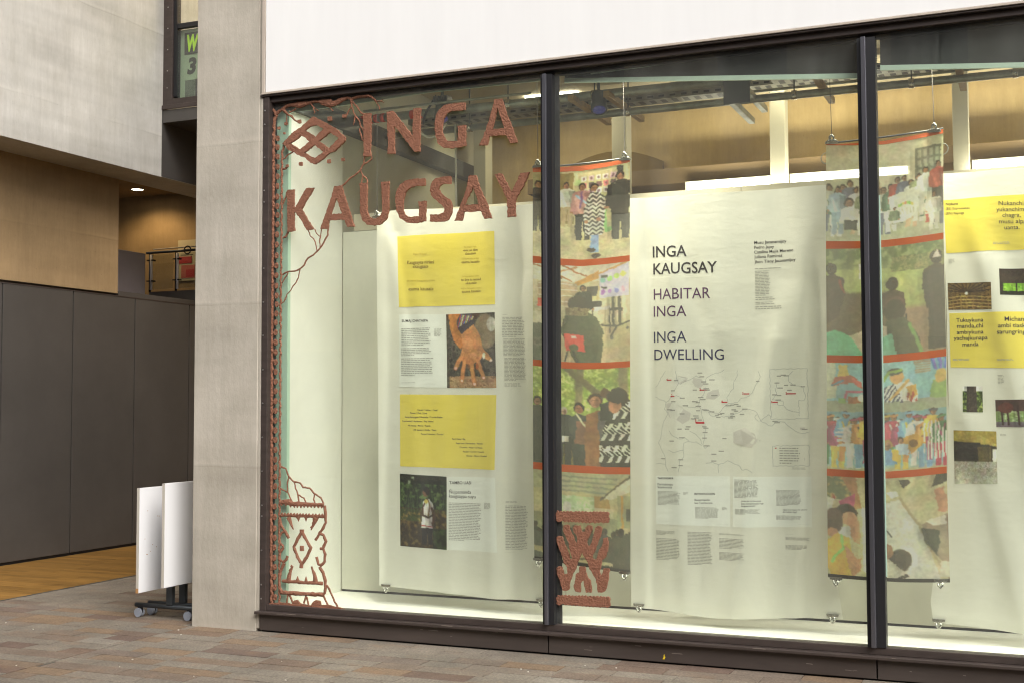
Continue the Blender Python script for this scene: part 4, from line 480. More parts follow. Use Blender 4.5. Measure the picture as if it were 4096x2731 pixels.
for a, b in ((.0605, 2.1965), (2.2765, 4.2395), (4.3455, 6.3495)): box('pane', M_GLASS, a, b, .058, .066, .1926, 3.8315, sw)
box('frit_band', M_BLACK, 2.2768, 2.308, .067, .07, .193, 3.799, sw)
box('pane_edge', M_EDGE, 4.346, 4.353, .05, .0575, .6, 2.85, sw)
rv = MB()
for x, z in RIV: rv.tube([(x, .001, z), (x, -.004, z)], .006, 6)
rv.obj('screw', M_SCREW, sw)['kind'] = 'stuff'
sf = MB(); rq = random.Random(8)
for _ in range(26):
    x, l = rq.uniform(.1, 6.2), rq.uniform(.01, .09); z = rq.choice((.1465, .144, .14, .12, .1, .07, .05)); y0 = -.0405 if z > .13 else -.0045
    sf.prism([[(x, z), (x+l, z+rq.uniform(-.002, .002)), (x+l*.9, z+.0025), (x+.002, z+.0022)]], y0, y0+.0004)
sf.obj('scuff', mat('scuffed_metal', (.24, .2, .17), .7), sw)['kind'] = 'stuff'
yl = tag(MB().prism([[(3.0, .03), (3.013, .03), (3.02, .045), (3.012, .05), (3.017, .06), (3.008, .058), (3.008, .045)]], -.006, -.0042).obj('paint_mark', mat('yellow_paint', (.7, .5, .02), .6)), 'small yellow paint mark on the bronze plinth', 'paint mark')

# display window behind the glass
struct(box('display_floor', M_SHOW, .10, 8.2, .101, .90, .05, .178))
struct(box('display_side_wall', M_SHOW, .05, .17, .128, .859, .1785, 3.784))
struct(box('green_reveal', M_EDGE, .07, .171, .092, .127, .1785, 3.78))
dp = thing('display_panel', 'cream back panel behind the hanging white banners', 'panel', (3, .88, .2))
xs = [.173, 2.03, 3.34, 4.66, 6.0, 7.4]
for a, b in zip(xs, xs[1:]):
    box('board', M_SHOW2, a+.002, b-.002, .86, .89, .196, 2.975, dp)
    box('top_board', mat('dimmed_board', (.44, .41, .31), .8, var=.1), a+.10 if a < 1 else a+.002, b-.002, .862, .89, 2.98, 3.112, dp)  # top boards coloured darker to offset the lamplight that washes them out
box('base_shadow_gap', M_BLACK, .175, 7.4, .868, .885, .1788, .195, dp)
# room behind
struct(box('room_floor', M_TAN, .1, 9, .9, 3.7, -.02, .05))
struct(box('room_ceiling', M_CEIL, -.1, 9, .101, 4.9, 4.42, 4.6))
struct(box('room_back_wall', M_ROOMWALL, 0, 9, 3.7, 3.85, 0, 4.419))
struct(box('room_side_wall', M_SHOW2, -.02, .11, .63, 3.699, .051, 4.419))
struct(box('room_end_wall', M_SHOW2, 8.2, 8.35, .12, 3.699, .051, 4.419))
struct(box('shop_upper_wall', M_CONC, .0, 8.3, .1205, .3, 4.6005, 9.5))
struct(box('shop_bulkhead', M_DSTEEL, .10, 8.2, .1015, .1202, 3.885, 4.4195))
tag(box('steel_beam', M_DSTEEL, .112, .20, .13, 3.69, 3.786, 3.93), 'dark steel beam running back along the room side wall', 'beam')
arch = [(.86, 3.4)]+[(.86+(1.98-.86)*k/14, 3.80+.24*math.sin(math.pi*(.05+.80*k/14))) for k in range(15)]+[(1.98, 3.4)]
tag(MB().prism([arch], 3.66, 3.699).obj('arched_recess', mat('dark_olive', (.17, .11, .02), .8)), 'dark olive arched recess in the room back wall', 'recess')
LV = [('slim white column nearest the room side wall', .322, .446), ('cream column behind the narrow photo banner', 1.696, 1.833), ('cream column between the two fluorescent lights', 3.121, 3.249), ('cream column beyond the second mullion', 4.601, 4.722), ('cream column near the frame edge', 6.0, 6.13)]
for lab, a, b in LV:
    tag(box('column', M_COLUMN, a, b, 3.0, 3.16, .05, 4.419, None, .004), lab+' in the room', 'column', 'cream columns in the room')
struct(box('room_bulkhead', mat('brown_bulkhead', (.17, .115, .055), .7), .75, 8.2, 3.3, 3.699, 3.62, 3.76))
for i, (a, b, e) in enumerate([(2.33, 3.11, 26), (3.255, 4.25, 30), (4.735, 5.95, 34)]):
    lab = ['lit fluorescent light left of the middle column', 'lit fluorescent light right of the middle column', 'lit fluorescent light beyond the second mullion'][i]
    t = thing('fluorescent_light', lab, 'ceiling light', ((a+b)/2, 3.1, 3.5), 'fluorescent lights behind the display panel')
    box('housing', M_COLUMN, a, b, 3.165, 3.22, 3.50, 3.60, t); box('tube', M_TUBE, a+.03, b-.02, 3.12, 3.163, 3.515, 3.585, t)
    lamp('fluorescent_lamp', 'AREA', ((a+b)/2, 2.9, 3.40), e*.34, (1, .92, .72), b-a, .1, (0, .62, .78), t, spread=150)

# ---------------------------------------------------------------- services under the room ceiling
def pipe(name, label, pts, r, m=M_STEEL, clamps=(), group=None, cat='pipe'):
    t = thing(name, label, cat, pts[0], group)
    MB().tube(pts, r, 12).obj('tube', m, t, True)
    for x in clamps:
        y, z = pts[0][1], pts[0][2]
        MB().tube([(x-.018, y, z), (x+.018, y, z)], r+.007, 12).obj('clamp', M_CHROME, t, True)
        MB().tube([(x, y, z+r), (x, y, 4.42)], .006, 6).obj('hanger_rod', M_DSTEEL, t, True)
    return t
G1_ = 'pipes under the room ceiling'
pipe('pipe', 'lower galvanised pipe running the width of the room', [(.12, 1.5, 3.868), (8.1, 1.5, 3.868)], .029, clamps=(.98, 2.33, 3.60, 4.42, 5.1), group=G1_)
p1 = pipe('pipe', 'thicker upper galvanised pipe with red tape marks', [(.12, 1.2, 3.945), (3.35, 1.2, 3.945)], .034, clamps=(1.45, 2.16, 3.2), group=G1_)
for x in (.15, .215, .27, .33, .60, .67):
    MB().tube([(x, 1.2, 3.945), (x+.035, 1.2, 3.945)], .036, 12).obj('red_tape', M_RED, p1, True)
pipe('conduit', 'thin steel conduit clipped above the upper pipe', [(.25, 1.05, 3.975), (1.7, 1.05, 3.975)], .010, group=G1_)
pipe('conduit', 'thin steel conduit behind the cable trays', [(.25, 2.3, 4.13), (8, 2.3, 4.13)], .012, group=G1_)
def tray(label, x0, x1, y, z, w=.16):
    t = thing('cable_tray', label, 'cable tray', (x0, y, z), 'cable trays under the room ceiling')
    b = MB(); b.box(x0, x1, y, y+w, z, z+.004); b.box(x0, x1, y-.003, y, z, z+.045); b.box(x0, x1, y+w, y+w+.003, z, z+.045); b.obj('tray', M_TRAY, t)
    sl_ = MB(); k = x0+.05
    while k < x1-.05: sl_.box(k, k+.045, y-.0045, y-.0032, z+.014, z+.03); sl_.box(k, k+.045, y+.03, y+w-.03, z-.0012, z-.0002); k += .09
    s_ = sl_.obj('slot', M_BLACK, t); s_['kind'] = 'stuff'
    c = MB()
    for j in range(4): c.tube([(x0+.02, y+.03+j*.035, z+.018), (x1-.02, y+.03+j*.035, z+.02)], .009, 6)
    c.obj('cables', M_DSTEEL, t, True)['kind'] = 'stuff'
tray('perforated cable tray above the white cable', .30, 3.1, 1.72, 4.0)
tray('perforated cable tray near the second mullion', 3.35, 5.2, 1.9, 4.10)
tray('long perforated cable tray at the back of the room', .6, 8, 2.55, 4.24)
def bracket(label, x, y):
    t = thing('steel_bracket', label, 'bracket', (x, y, 3.9), 'steel channel brackets on the pipes')
    for dx in (0, .10):
        b = MB(); b.box(x+dx, x+dx+.045, y-.3, y+.45, 3.775+dx*.8, 3.82+dx*.8); b.obj('channel', M_STEEL, t, bevel=.003)
    box('end_plate', M_DSTEEL, x-.02, x+.17, y-.31, y-.302, 3.76, 3.93, t); box('drop_hanger', M_DSTEEL, x+.05, x+.08, y, y+.03, 3.90, 4.419, t)
bracket('pair of steel channels crossing the pipes in the middle pane', 3.18, 1.45)
for lab, x in (('short timber batten across the pipes in the left pane', 2.0), ('short timber batten beside the ceiling spotlight', 2.28), ('short timber batten near the second mullion', 3.78), ('upright timber batten beyond the second mullion', 4.72)):
    b = MB(); b.box(x, x+.045, 1.05, 1.95, 3.885, 3.93); o = b.obj('batten', M_TIMBER, None, bevel=.002); tag(o, lab, 'batten', 'timber battens on the pipes')
def ceiling_spot(label, x, y, z, fins):
    t = thing('spotlight', label, 'spotlight', (x, y, z), 'spotlights under the room ceiling')
    MB().tube([(x, y, z+.10), (x+.012, y-.03, z+.0), (x+.02, y-.05, z-.035)], [.05, .06, .063], 14).obj('head', M_GREY if fins else M_DSTEEL, t, True)
    MB().tube([(x+.02, y-.0505, z-.036), (x+.021, y-.0525, z-.041)], .048, 14).obj('lens', mat('blue_lens', (.02, .02, .08), .08, emit=((.3, .3, 1), .06)), t, True)
    MB().tube([(x, y, z+.09), (x, y, 4.42)], .012, 8).obj('stem', M_DSTEEL, t, True)
    if fins:
        for k in range(9): MB().box(x-.055+k*.014, x-.05+k*.014, y-.05, y+.05, z+.09, z+.15).obj('fin', M_DSTEEL, t)
ceiling_spot('dark ceiling spotlight with a blue lens in the middle pane', 2.2, 1.18, 3.85, False)
ceiling_spot('finned grey floodlight behind the letter G of INGA', .92, 1.12, 3.89, True)
ca = thing('white_cable', 'white cable looping from the pipe and hanging down in the left pane', 'cable', (1.2, 1.3, 3.9))
lp = []
for k in range(15):
    u = k/14; lp.append((.60+.33*u, 1.2, 3.95-.17*math.sin(math.pi*u)**.8-.07*u))
MB().tube(lp, .008, 8).obj('loop', M_WCABLE, ca, True); MB().tube([(.985, 1.22, 3.84), (.99, 1.22, 3.5), (1.003, 1.21, 3.05)], .008, 8).obj('drop', M_WCABLE, ca, True)
tag(MB().tube([(.74, 1.13, 3.84), (.77, 1.13, 3.93), (.82, 1.13, 4.0), (.86, 1.13, 4.06)], .009, 6).obj('cable_tie', M_BLACK), 'loose black cable tie hanging on the upper pipe', 'cable tie')
# roller blinds
def blind(label, x0, x1, za, zb):
    t = thing('roller_blind', label, 'blind', ((x0+x1)/2, .14, 3.85), 'part lowered blinds behind the glass')
    MB().prism([[(x0, 3.883), (x1, 3.883), (x1, zb), (x0, za)]], .135, .138).obj('fabric', M_BLIND, t)
    MB().prism([[(x0, za), (x1, zb), (x1, zb-.030), (x0, za-.030)]], .128, .144).obj('bottom_bar', M_AQUA, t)
blind('dark roller blind with pale bar at the top of the middle pane', 2.32, 4.235, 3.795, 3.62)
blind('dark roller blind with pale bar at the top right pane', 4.36, 6.3, 3.655, 3.48)
st_ = MB().prism([[(.18, 3.885), (2.19, 3.885), (2.19, 3.79), (1.3, 3.797), (.7, 3.776), (.2, 3.765)]], .11, .116).obj('pelmet_strip', M_AQUA)
tag(st_, 'pale green pelmet strip along the top of the left pane', 'pelmet')
tag(MB().prism([[(2.49, 3.845), (3.26, 3.848), (3.26, 3.815), (2.51, 3.80)]], .120, .126).obj('reflection_strip', M_AQUA), 'pale strip shaped as a light reflection high on the middle pane', 'strip')  # solid pale strip in place of a fluorescent tube's reflection
# display lighting, hidden above the window head
tk = thing('lighting_track', 'slim lighting track above the window head over the banners', 'light track', (3, .2, 3.95))
box('rail', M_FRAME, .3, 8, .16, .20, 3.97, 4.0, tk)

# ---------------------------------------------------------------- clay decoration stuck on the glass
YF, YB = .040, .057
rc = random.Random(3)
def rough(loop, step=.012, amp=.0032):
    out = []
    n = len(loop)
    for i in range(n):
        a, b = Vector(loop[i]), Vector(loop[(i+1) % n]); L_ = (b-a).length; k = max(1, int(L_/step)); nrm = Vector((-(b-a).y, (b-a).x))/max(L_, 1e-6)
        for j in range(k):
            p = a+(b-a)*(j/k)
            if j: p += nrm*rc.uniform(-amp, amp)
            out.append((p.x, p.y))
    return out
def lump(mb, loops, y0=YF, y1=YB): mb.prism([rough(l) for l in loops], y0+rc.uniform(-.002, .002), y1)
def stroke(mb, pts, wavy=.0022, y0=YF+.004):
    """a rolled clay strand: half-round ribbon following pts (x, z, width)"""
    P = []
    for (x0, z0, w0), (x1, z1, w1) in zip(pts, pts[1:]):
        d = math.hypot(x1-x0, z1-z0); k = max(1, int(d/.018))
        for j in range(k):
            u = j/k; P.append((x0+(x1-x0)*u+rc.uniform(-wavy, wavy), z0+(z1-z0)*u+rc.uniform(-wavy, wavy), (w0+(w1-w0)*u)*rc.uniform(.86, 1.16)))
    P.append(pts[-1])
    n = len(mb.v); prof = [(-1, 0), (-.85, .6), (-.35, 1), (.35, 1), (.85, .6), (1, 0)]; m = len(prof)
    for i, (x, z, w) in enumerate(P):
        a, b = P[max(0, i-1)], P[min(len(P)-1, i+1)]; d = Vector((b[0]-a[0], b[1]-a[1])); d = d.normalized() if d.length else Vector((1, 0)); h = min(.5*w, YB-y0)
        for s_, t in prof: mb.v.append((x-d.y*s_*w/2, YB-t*h*rc.uniform(.8, 1.1), z+d.x*s_*w/2))
    for i in range(len(P)-1):
        for k in range(m-1): mb.f.append([n+i*m+k, n+i*m+k+1, n+(i+1)*m+k+1, n+(i+1)*m+k])
    mb.f.append([n+k for k in range(m)]); mb.f.append([n+(len(P)-1)*m+k for k in range(m)][::-1])
GL = 'brown clay letters on the shop window'
for key, lab in [('I1', 'letter I starting the upper word INGA'), ('N', 'letter N, second in the upper word INGA'), ('G1', 'letter G in the upper word INGA'), ('A1', 'letter A ending the upper word INGA'), ('K', 'letter K starting the lower word KAUGSAY'), ('A2', 'first letter A of KAUGSAY, after the K'), ('U', 'letter U in the lower word KAUGSAY'), ('G2', 'letter G in the lower word KAUGSAY'), ('S', 'letter S in the lower word KAUGSAY'), ('A3', 'last letter A of KAUGSAY, before the Y'), ('Y', 'letter Y ending the lower word KAUGSAY')]:
    mb = MB(); lump(mb, LET[key]); tag(mb.obj('clay_letter', M_CLAY), 'rough brown clay '+lab, 'letter', GL)
di = thing('clay_diamond', 'brown clay lattice diamond with small squares in the upper left corner of the glass', 'clay motif', (.5, .05, 3.4))
mb = MB(); lump(mb, DIA); mb.obj('lattice', M_CLAY, di)
for x, z, r in DOTS:
    r *= .8; mb = MB(); mb.prism([rough([(x-r, z-r*.8), (x-r*.3, z-r*1.05), (x+r, z-r*.85), (x+r*.9, z+r*.2), (x+r*.8, z+r), (x-r*.2, z+r*.85), (x-r*.95, z+r*.9)], .01, .003)], YF+.003, YB); mb.obj('square', M_CLAY, di)
ch = thing('clay_chain', 'brown clay chain border of ovals between wavy strips down the left edge of the glass', 'clay border', (.1, .05, .2))
def wavy(pts, w, amp, ph):
    P = []; per = .0625
    for (x0, z0), (x1, z1) in zip(pts, pts[1:]):
        k = max(2, int(abs(z1-z0)/.012))
        for j in range(k): u = j/k; z = z0+(z1-z0)*u; P.append((x0+(x1-x0)*u+amp*math.sin(2*math.pi*z/per+ph), z, w))
    P.append((*pts[-1], w)); return P
mb = MB(); stroke(mb, wavy(STRIP_O, .0235, .0028, .5), .001); mb.obj('strip', M_CLAY, ch)
mb = MB(); stroke(mb, wavy(STRIP_I, .0165, .0035, 2.2), .001); mb.obj('strip', M_CLAY, ch)
for x, z in OVALS:
    mb = MB(); mb.prism([[(x+.0138*math.cos(k*math.pi/7)*rc.uniform(.9, 1.1), z+.0225*math.sin(k*math.pi/7)*rc.uniform(.92, 1.08)) for k in range(14)]], YF+.004, YB); mb.obj('oval', M_CLAY, ch)
for lab, L_ in [('thick clay branch with hanging twigs along the top of the left pane', TOP), ('clay root joining the letter I to the letters A and U', MID), ('forking clay root from the letters K and A down to the chain border', LOWK), ('short clay roots joining the letter K to the chain border', KLEFT), ('short clay roots joining the diamond to the chain border', DROOT), ('forking clay roots above the clay totem at the lower left of the glass', BOT)]:
    mb = MB()
    for p in L_: stroke(mb, p)
    tag(mb.obj('clay_root', M_CLAY, fix=True), lab, 'clay root', 'clay roots on the glass')
to = thing('clay_totem', 'openwork clay totem with zigzag bands in the lower left corner of the glass', 'clay motif', (.2, .05, .2))
mb = MB()
for p in ORN: stroke(mb, p, .002)
for band, dn in ((ORN[0], -1), (ORN[1], 1), (ORN[19], 1), (ORN[20], 1)):
    for (x0, z0, w0), (x1, z1, w1) in zip(band, band[1:]):
        k = max(1, int(math.hypot(x1-x0, z1-z0)/.024))
        for j in range(k):
            x, z = x0+(x1-x0)*(j+.5)/k, z0+(z1-z0)*(j+.5)/k; s_ = dn*(w0/2)
            mb.prism([[(x-.011, z+s_*.5), (x+.011, z+s_*.5), (x+rc.uniform(-.003, .003), z+s_+dn*.011)]], YF+.006, YB)
mb.obj('figure', M_CLAY, to)
mb = MB(); lump(mb, MOUND); mb.obj('mound', M_CLAY, to)
em = thing('clay_emblem', 'brown clay branching emblem between two jagged bars on the middle pane', 'clay motif', (2.4, .05, .4))
def jag(loop):
    out = []; n = len(loop)
    for i in range(n):
        a, b = Vector(loop[i]), Vector(loop[(i+1) % n]); L_ = (b-a).length; k = max(1, int(L_/.011)); nr = Vector((-(b-a).y, (b-a).x))/max(L_, 1e-6)
        for j in range(k): p = a+(b-a)*(j/k)+nr*((.004 if j % 2 else -.004)*rc.uniform(.5, 1.3)); out.append((p.x, p.y))
    return out
for L_ in (EMB_TOP, EMB_BOT): mb = MB(); mb.prism([jag(L_[0])], YF, YB); mb.obj('bar', M_CLAY, em)
for L_ in (EMB, EMB2): mb = MB(); lump(mb, L_); mb.obj('branch', M_CLAY, em)

# ---------------------------------------------------------------- prints: small painter for the photographs printed on the cloth
class Pic:
    def __init__(s, w, h, bg, seed=1, noise=.05):
        s.w, s.h = w, h; s.X, s.Y = np.meshgrid((np.arange(w)+.5)/w, (np.arange(h)+.5)/h)
        s.r = np.random.default_rng(seed); s.a = np.ones((h, w, 3))*np.array(bg)/255.
        s.asp = h/w
    def noise(s, sc, st=(1, 1)):
        gx, gy = max(2, int(sc*st[0])), max(2, int(sc*st[1]*s.asp)); g = s.r.random((gy+2, gx+2)); x, y = s.X*gx, s.Y*gy
        xi, yi = x.astype(int), y.astype(int); fx, fy = x-xi, y-yi; fx = fx*fx*(3-2*fx); fy = fy*fy*(3-2*fy)
        return (g[yi, xi]*(1-fx)+g[yi, xi+1]*fx)*(1-fy)+(g[yi+1, xi]*(1-fx)+g[yi+1, xi+1]*fx)*fy
    def put(s, m, c, al=1.): m = (m*al)[..., None]; s.a = s.a*(1-m)+np.array(c)/255.*m; return s
    def poly(s, pts, c, al=1.):
        x, y = s.X, s.Y; ins = np.zeros_like(x, bool); n = len(pts)
        for i in range(n):
            (x0, y0), (x1, y1) = pts[i], pts[(i+1) % n]
            if y0 != y1: ins ^= ((y0 > y) != (y1 > y)) & (x < (x1-x0)*(y-y0)/(y1-y0)+x0)
        return s.put(ins.astype(float), c, al)
    def ell(s, cx, cy, rx, ry, c, al=1.): return s.put(np.clip((1-((s.X-cx)/rx)**2-((s.Y-cy)/ry)**2)*6, 0, 1), c, al)
    def rect(s, x0, y0, x1, y1, c, al=1.): return s.put(((s.X > x0) & (s.X < x1) & (s.Y > y0) & (s.Y < y1)).astype(float), c, al)
    def line(s, pts, w, c, al=1.):
        m = np.zeros_like(s.X)
        for (x0, y0), (x1, y1) in zip(pts, pts[1:]):
            dx, dy = x1-x0, (y1-y0)*s.asp; L2 = dx*dx+dy*dy+1e-9; t = np.clip(((s.X-x0)*dx+(s.Y-y0)*s.asp*dy)/L2, 0, 1)
            d = np.hypot(s.X-x0-t*dx, (s.Y-y0)*s.asp-t*dy); m = np.maximum(m, np.clip((w-d)/(w*.4), 0, 1))
        return s.put(m, c, al)
    def foliage(s, x0, y0, x1, y1, cs, sc=30, al=1.):
        m = ((s.X > x0) & (s.X < x1) & (s.Y > y0) & (s.Y < y1)).astype(float); n = s.noise(sc)*.6+s.noise(sc*2.3)*.4
        s.put(m, cs[0], al); s.put(m*np.clip((n-.45)*6, 0, 1), cs[1], al); s.put(m*np.clip((n-.62)*8, 0, 1), cs[2], al); return s
    def person(s, x, y, h, top, leg, skin=(150, 105, 75), hair=(40, 32, 28), w=1., legs=True):
        """x centre, y top of the head, h full height (in picture heights)"""
        u = h*s.asp*w; hh = h*.13
        if legs: s.poly([(x-.11*u, y+.5*h), (x+.11*u, y+.5*h), (x+.10*u, y+.97*h), (x+.02*u, y+.97*h), (x, y+.6*h), (x-.02*u, y+.97*h), (x-.10*u, y+.97*h)], leg)
        s.poly([(x-.05*u, y+.13*h), (x+.05*u, y+.13*h), (x+.15*u, y+.19*h), (x+.18*u, y+.48*h), (x+.12*u, y+.53*h), (x-.12*u, y+.53*h), (x-.18*u, y+.48*h), (x-.15*u, y+.19*h)], top)
        s.ell(x, y+.065*h, .055*u, .07*h, hair); s.ell(x, y+.08*h, .043*u, .052*h, skin); s.ell(x+.018*u, y+.085*h, .024*u, .046*h, [c*.72 for c in skin], .8); s.rect(x-.026*u, y+.066*h, x+.026*u, y+.076*h, [c*.45 for c in skin], .7); s.rect(x-.014*u, y+.105*h, x+.014*u, y+.112*h, [c*.5 for c in skin], .7); s.poly([(x+.03*u, y+.17*h), (x+.15*u, y+.2*h), (x+.18*u, y+.48*h), (x+.06*u, y+.53*h)], [c*.70 for c in top], .75); s.line([(x-.1*u, y+.24*h), (x-.02*u, y+.5*h)], .03*u, [min(255, c*1.3+12) for c in top], .5); s.line([(x+.13*u, y+.22*h), (x+.15*u, y+.48*h)], .02*u, [c*.5 for c in top], .7); s.ell(x-.16*u, y+.5*h, .025*u, .02*h, skin); s.ell(x+.16*u, y+.5*h, .025*u, .02*h, skin); return s
    def head(s, x, y, r, hair=(40, 32, 28), skin=(150, 105, 75), top=None):
        if top: s.poly([(x-2.2*r, y+5*r/s.asp), (x-1.9*r, y+1.6*r/s.asp), (x-.6*r, y+1.0*r/s.asp), (x+.6*r, y+1.0*r/s.asp), (x+1.9*r, y+1.6*r/s.asp), (x+2.2*r, y+5*r/s.asp)], top)
        s.ell(x, y-.15*r/s.asp, r*1.05, 1.2*r/s.asp, hair); s.ell(x, y+.15*r/s.asp, r*.78, .95*r/s.asp, skin); s.ell(x+.32*r, y+.2*r/s.asp, r*.42, .8*r/s.asp, [c*.74 for c in skin], .8); s.rect(x-.5*r, y-.08*r/s.asp, x+.5*r, y+.1*r/s.asp, [c*.48 for c in skin], .65); s.line([(x-.05*r, y), (x-.12*r, y+.4*r/s.asp)], .1*r, [c*.7 for c in skin], .7); s.rect(x-.28*r, y+.58*r/s.asp, x+.25*r, y+.7*r/s.asp, [c*.5 for c in skin], .7); return s
    def stripes(s, pts, c, per, ang, duty=.5, al=1.):
        ph = ((s.X*math.cos(ang)+s.Y*s.asp*math.sin(ang))/per) % 1; k = s.a.copy(); s.poly(pts, c, al); m = (ph < duty)[..., None]; s.a = np.where(m, s.a, k); return s
    def grain(s, amp): s.a = s.a*(1+(s.noise(s.w*.35)[..., None]-.5)*amp); return s
    def done(s, fade=0., veil=(200, 195, 165), gain=1.22):
        # printed photographs: organic edges, uneven light inside every shape, fine mottling
        dx, dy = (s.noise(14)-.5)*.014+(s.noise(40)-.5)*.006, ((s.noise(14)-.5)*.014+(s.noise(40)-.5)*.006)/s.asp
        xi = np.clip(((s.X+dx)*s.w).astype(int), 0, s.w-1); yi = np.clip(((s.Y+dy)*s.h).astype(int), 0, s.h-1); a = s.a[yi, xi]
        L_ = a.mean(2); k = 5; P_ = np.pad(L_, k, 'edge'); bl_ = sum(P_[k+j:k+j+s.h, k+i:k+i+s.w] for i in range(-k, k+1, 2) for j in range(-k, k+1, 2))/36.
        gx_ = np.gradient(bl_, axis=1); shade = np.clip(1+gx_*5, .72, 1.3)
        tone = .88+.20*s.noise(6)+.06*s.noise(22)
        spk = 1+(s.noise(55)-.5)*.10+(s.noise(s.w*.5)-.5)*.06
        a = a*(shade*tone*spk)[..., None]
        hue = np.stack([s.noise(14), s.noise(14), s.noise(14)], 2)-.5; a = a*(1+hue*.07)
        a = np.clip(a, 0, 1); a = a*(1-fade)+np.array(veil)/255*fade
        p = np.pad(a, ((1, 1), (1, 1), (0, 0)), 'edge'); a = a*.5+(p[:-2, 1:-1]+p[2:, 1:-1]+p[1:-1, :-2]+p[1:-1, 2:])*.125
        return np.clip(np.where(a <= .04045, a/12.92, ((a+.055)/1.055)**2.4)*gain, 0, .85)
def pic_group():
    p = Pic(130, 150, (196, 184, 138), 1)
    p.rect(0, .0, .30, .62, (150, 140, 100)); p.rect(.28, .02, .42, .60, (128, 112, 62)); p.put(np.clip((p.Y-.60)*30, 0, 1), (184, 172, 130))
    for i in range(6):
        for j in range(3):
            c = [(215, 205, 190), (120, 90, 90), (205, 175, 175), (210, 120, 120), (225, 220, 210), (90, 85, 85)][(i*2+j*3) % 6]
            x, y = .50+i*.075, .07+j*.075; p.rect(x, y, x+.055, y+.06, c); p.ell(x+.027, y+.03, .014, .018, (110, 80, 85), .8)
    p.rect(.86, .02, .93, .14, (60, 58, 52)); p.rect(.43, .1, .49, .17, (180, 200, 130))
    p.poly([(.72, .50), (.84, .36), (.86, .36), (.86, .68), (.73, .72)], (120, 165, 95)); p.rect(.76, .44, .82, .66, (176, 166, 122)); p.line([(.70, .34), (.86, .33)], .02, (70, 70, 62))
    p.person(.06, .10, .62, (48, 46, 40), (50, 48, 42)); p.person(.35, .13, .52, (200, 198, 176), (170, 152, 110))
    p.person(.51, .14, .66, (176, 128, 120), (44, 42, 40), w=.9); p.line([(.45, .28), (.57, .40)], .014, (150, 175, 190)); p.line([(.50, .24), (.49, .42)], .014, (120, 90, 130))
    p.rect(.59, .72, .68, .93, (125, 150, 185)); p.ell(.60, .90, .05, .022, (60, 48, 36)); p.ell(.65, .96, .05, .025, (70, 50, 36))
    pon = [(.60, .26), (.67, .26), (.74, .34), (.75, .52), (.71, .74), (.54, .73), (.52, .5), (.55, .34)]
    p.poly(pon, (200, 194, 178)); m = ((p.Y*22+np.abs((p.X*13) % 1-.5)*1.4) % 1) < .5; k = p.a.copy(); p.poly(pon, (70, 66, 60)); p.a = np.where(m[..., None], p.a, k)
    p.head(.63, .21, .042, (30, 26, 24)); p.ell(.685, .565, .025, .022, (150, 105, 75)); p.ell(.55, .58, .02, .02, (150, 105, 75))
    p.person(.90, .07, .76, (46, 44, 40), (50, 48, 44), w=1.0); p.line([(.84, .2), (.99, .34)], .012, (200, 190, 160)); p.poly([(.82, .2), (.98, .2), (1, .62), (.84, .62)], (48, 46, 42), .9); p.head(.9, .12, .036)
    return p.grain(.1).done(.02)
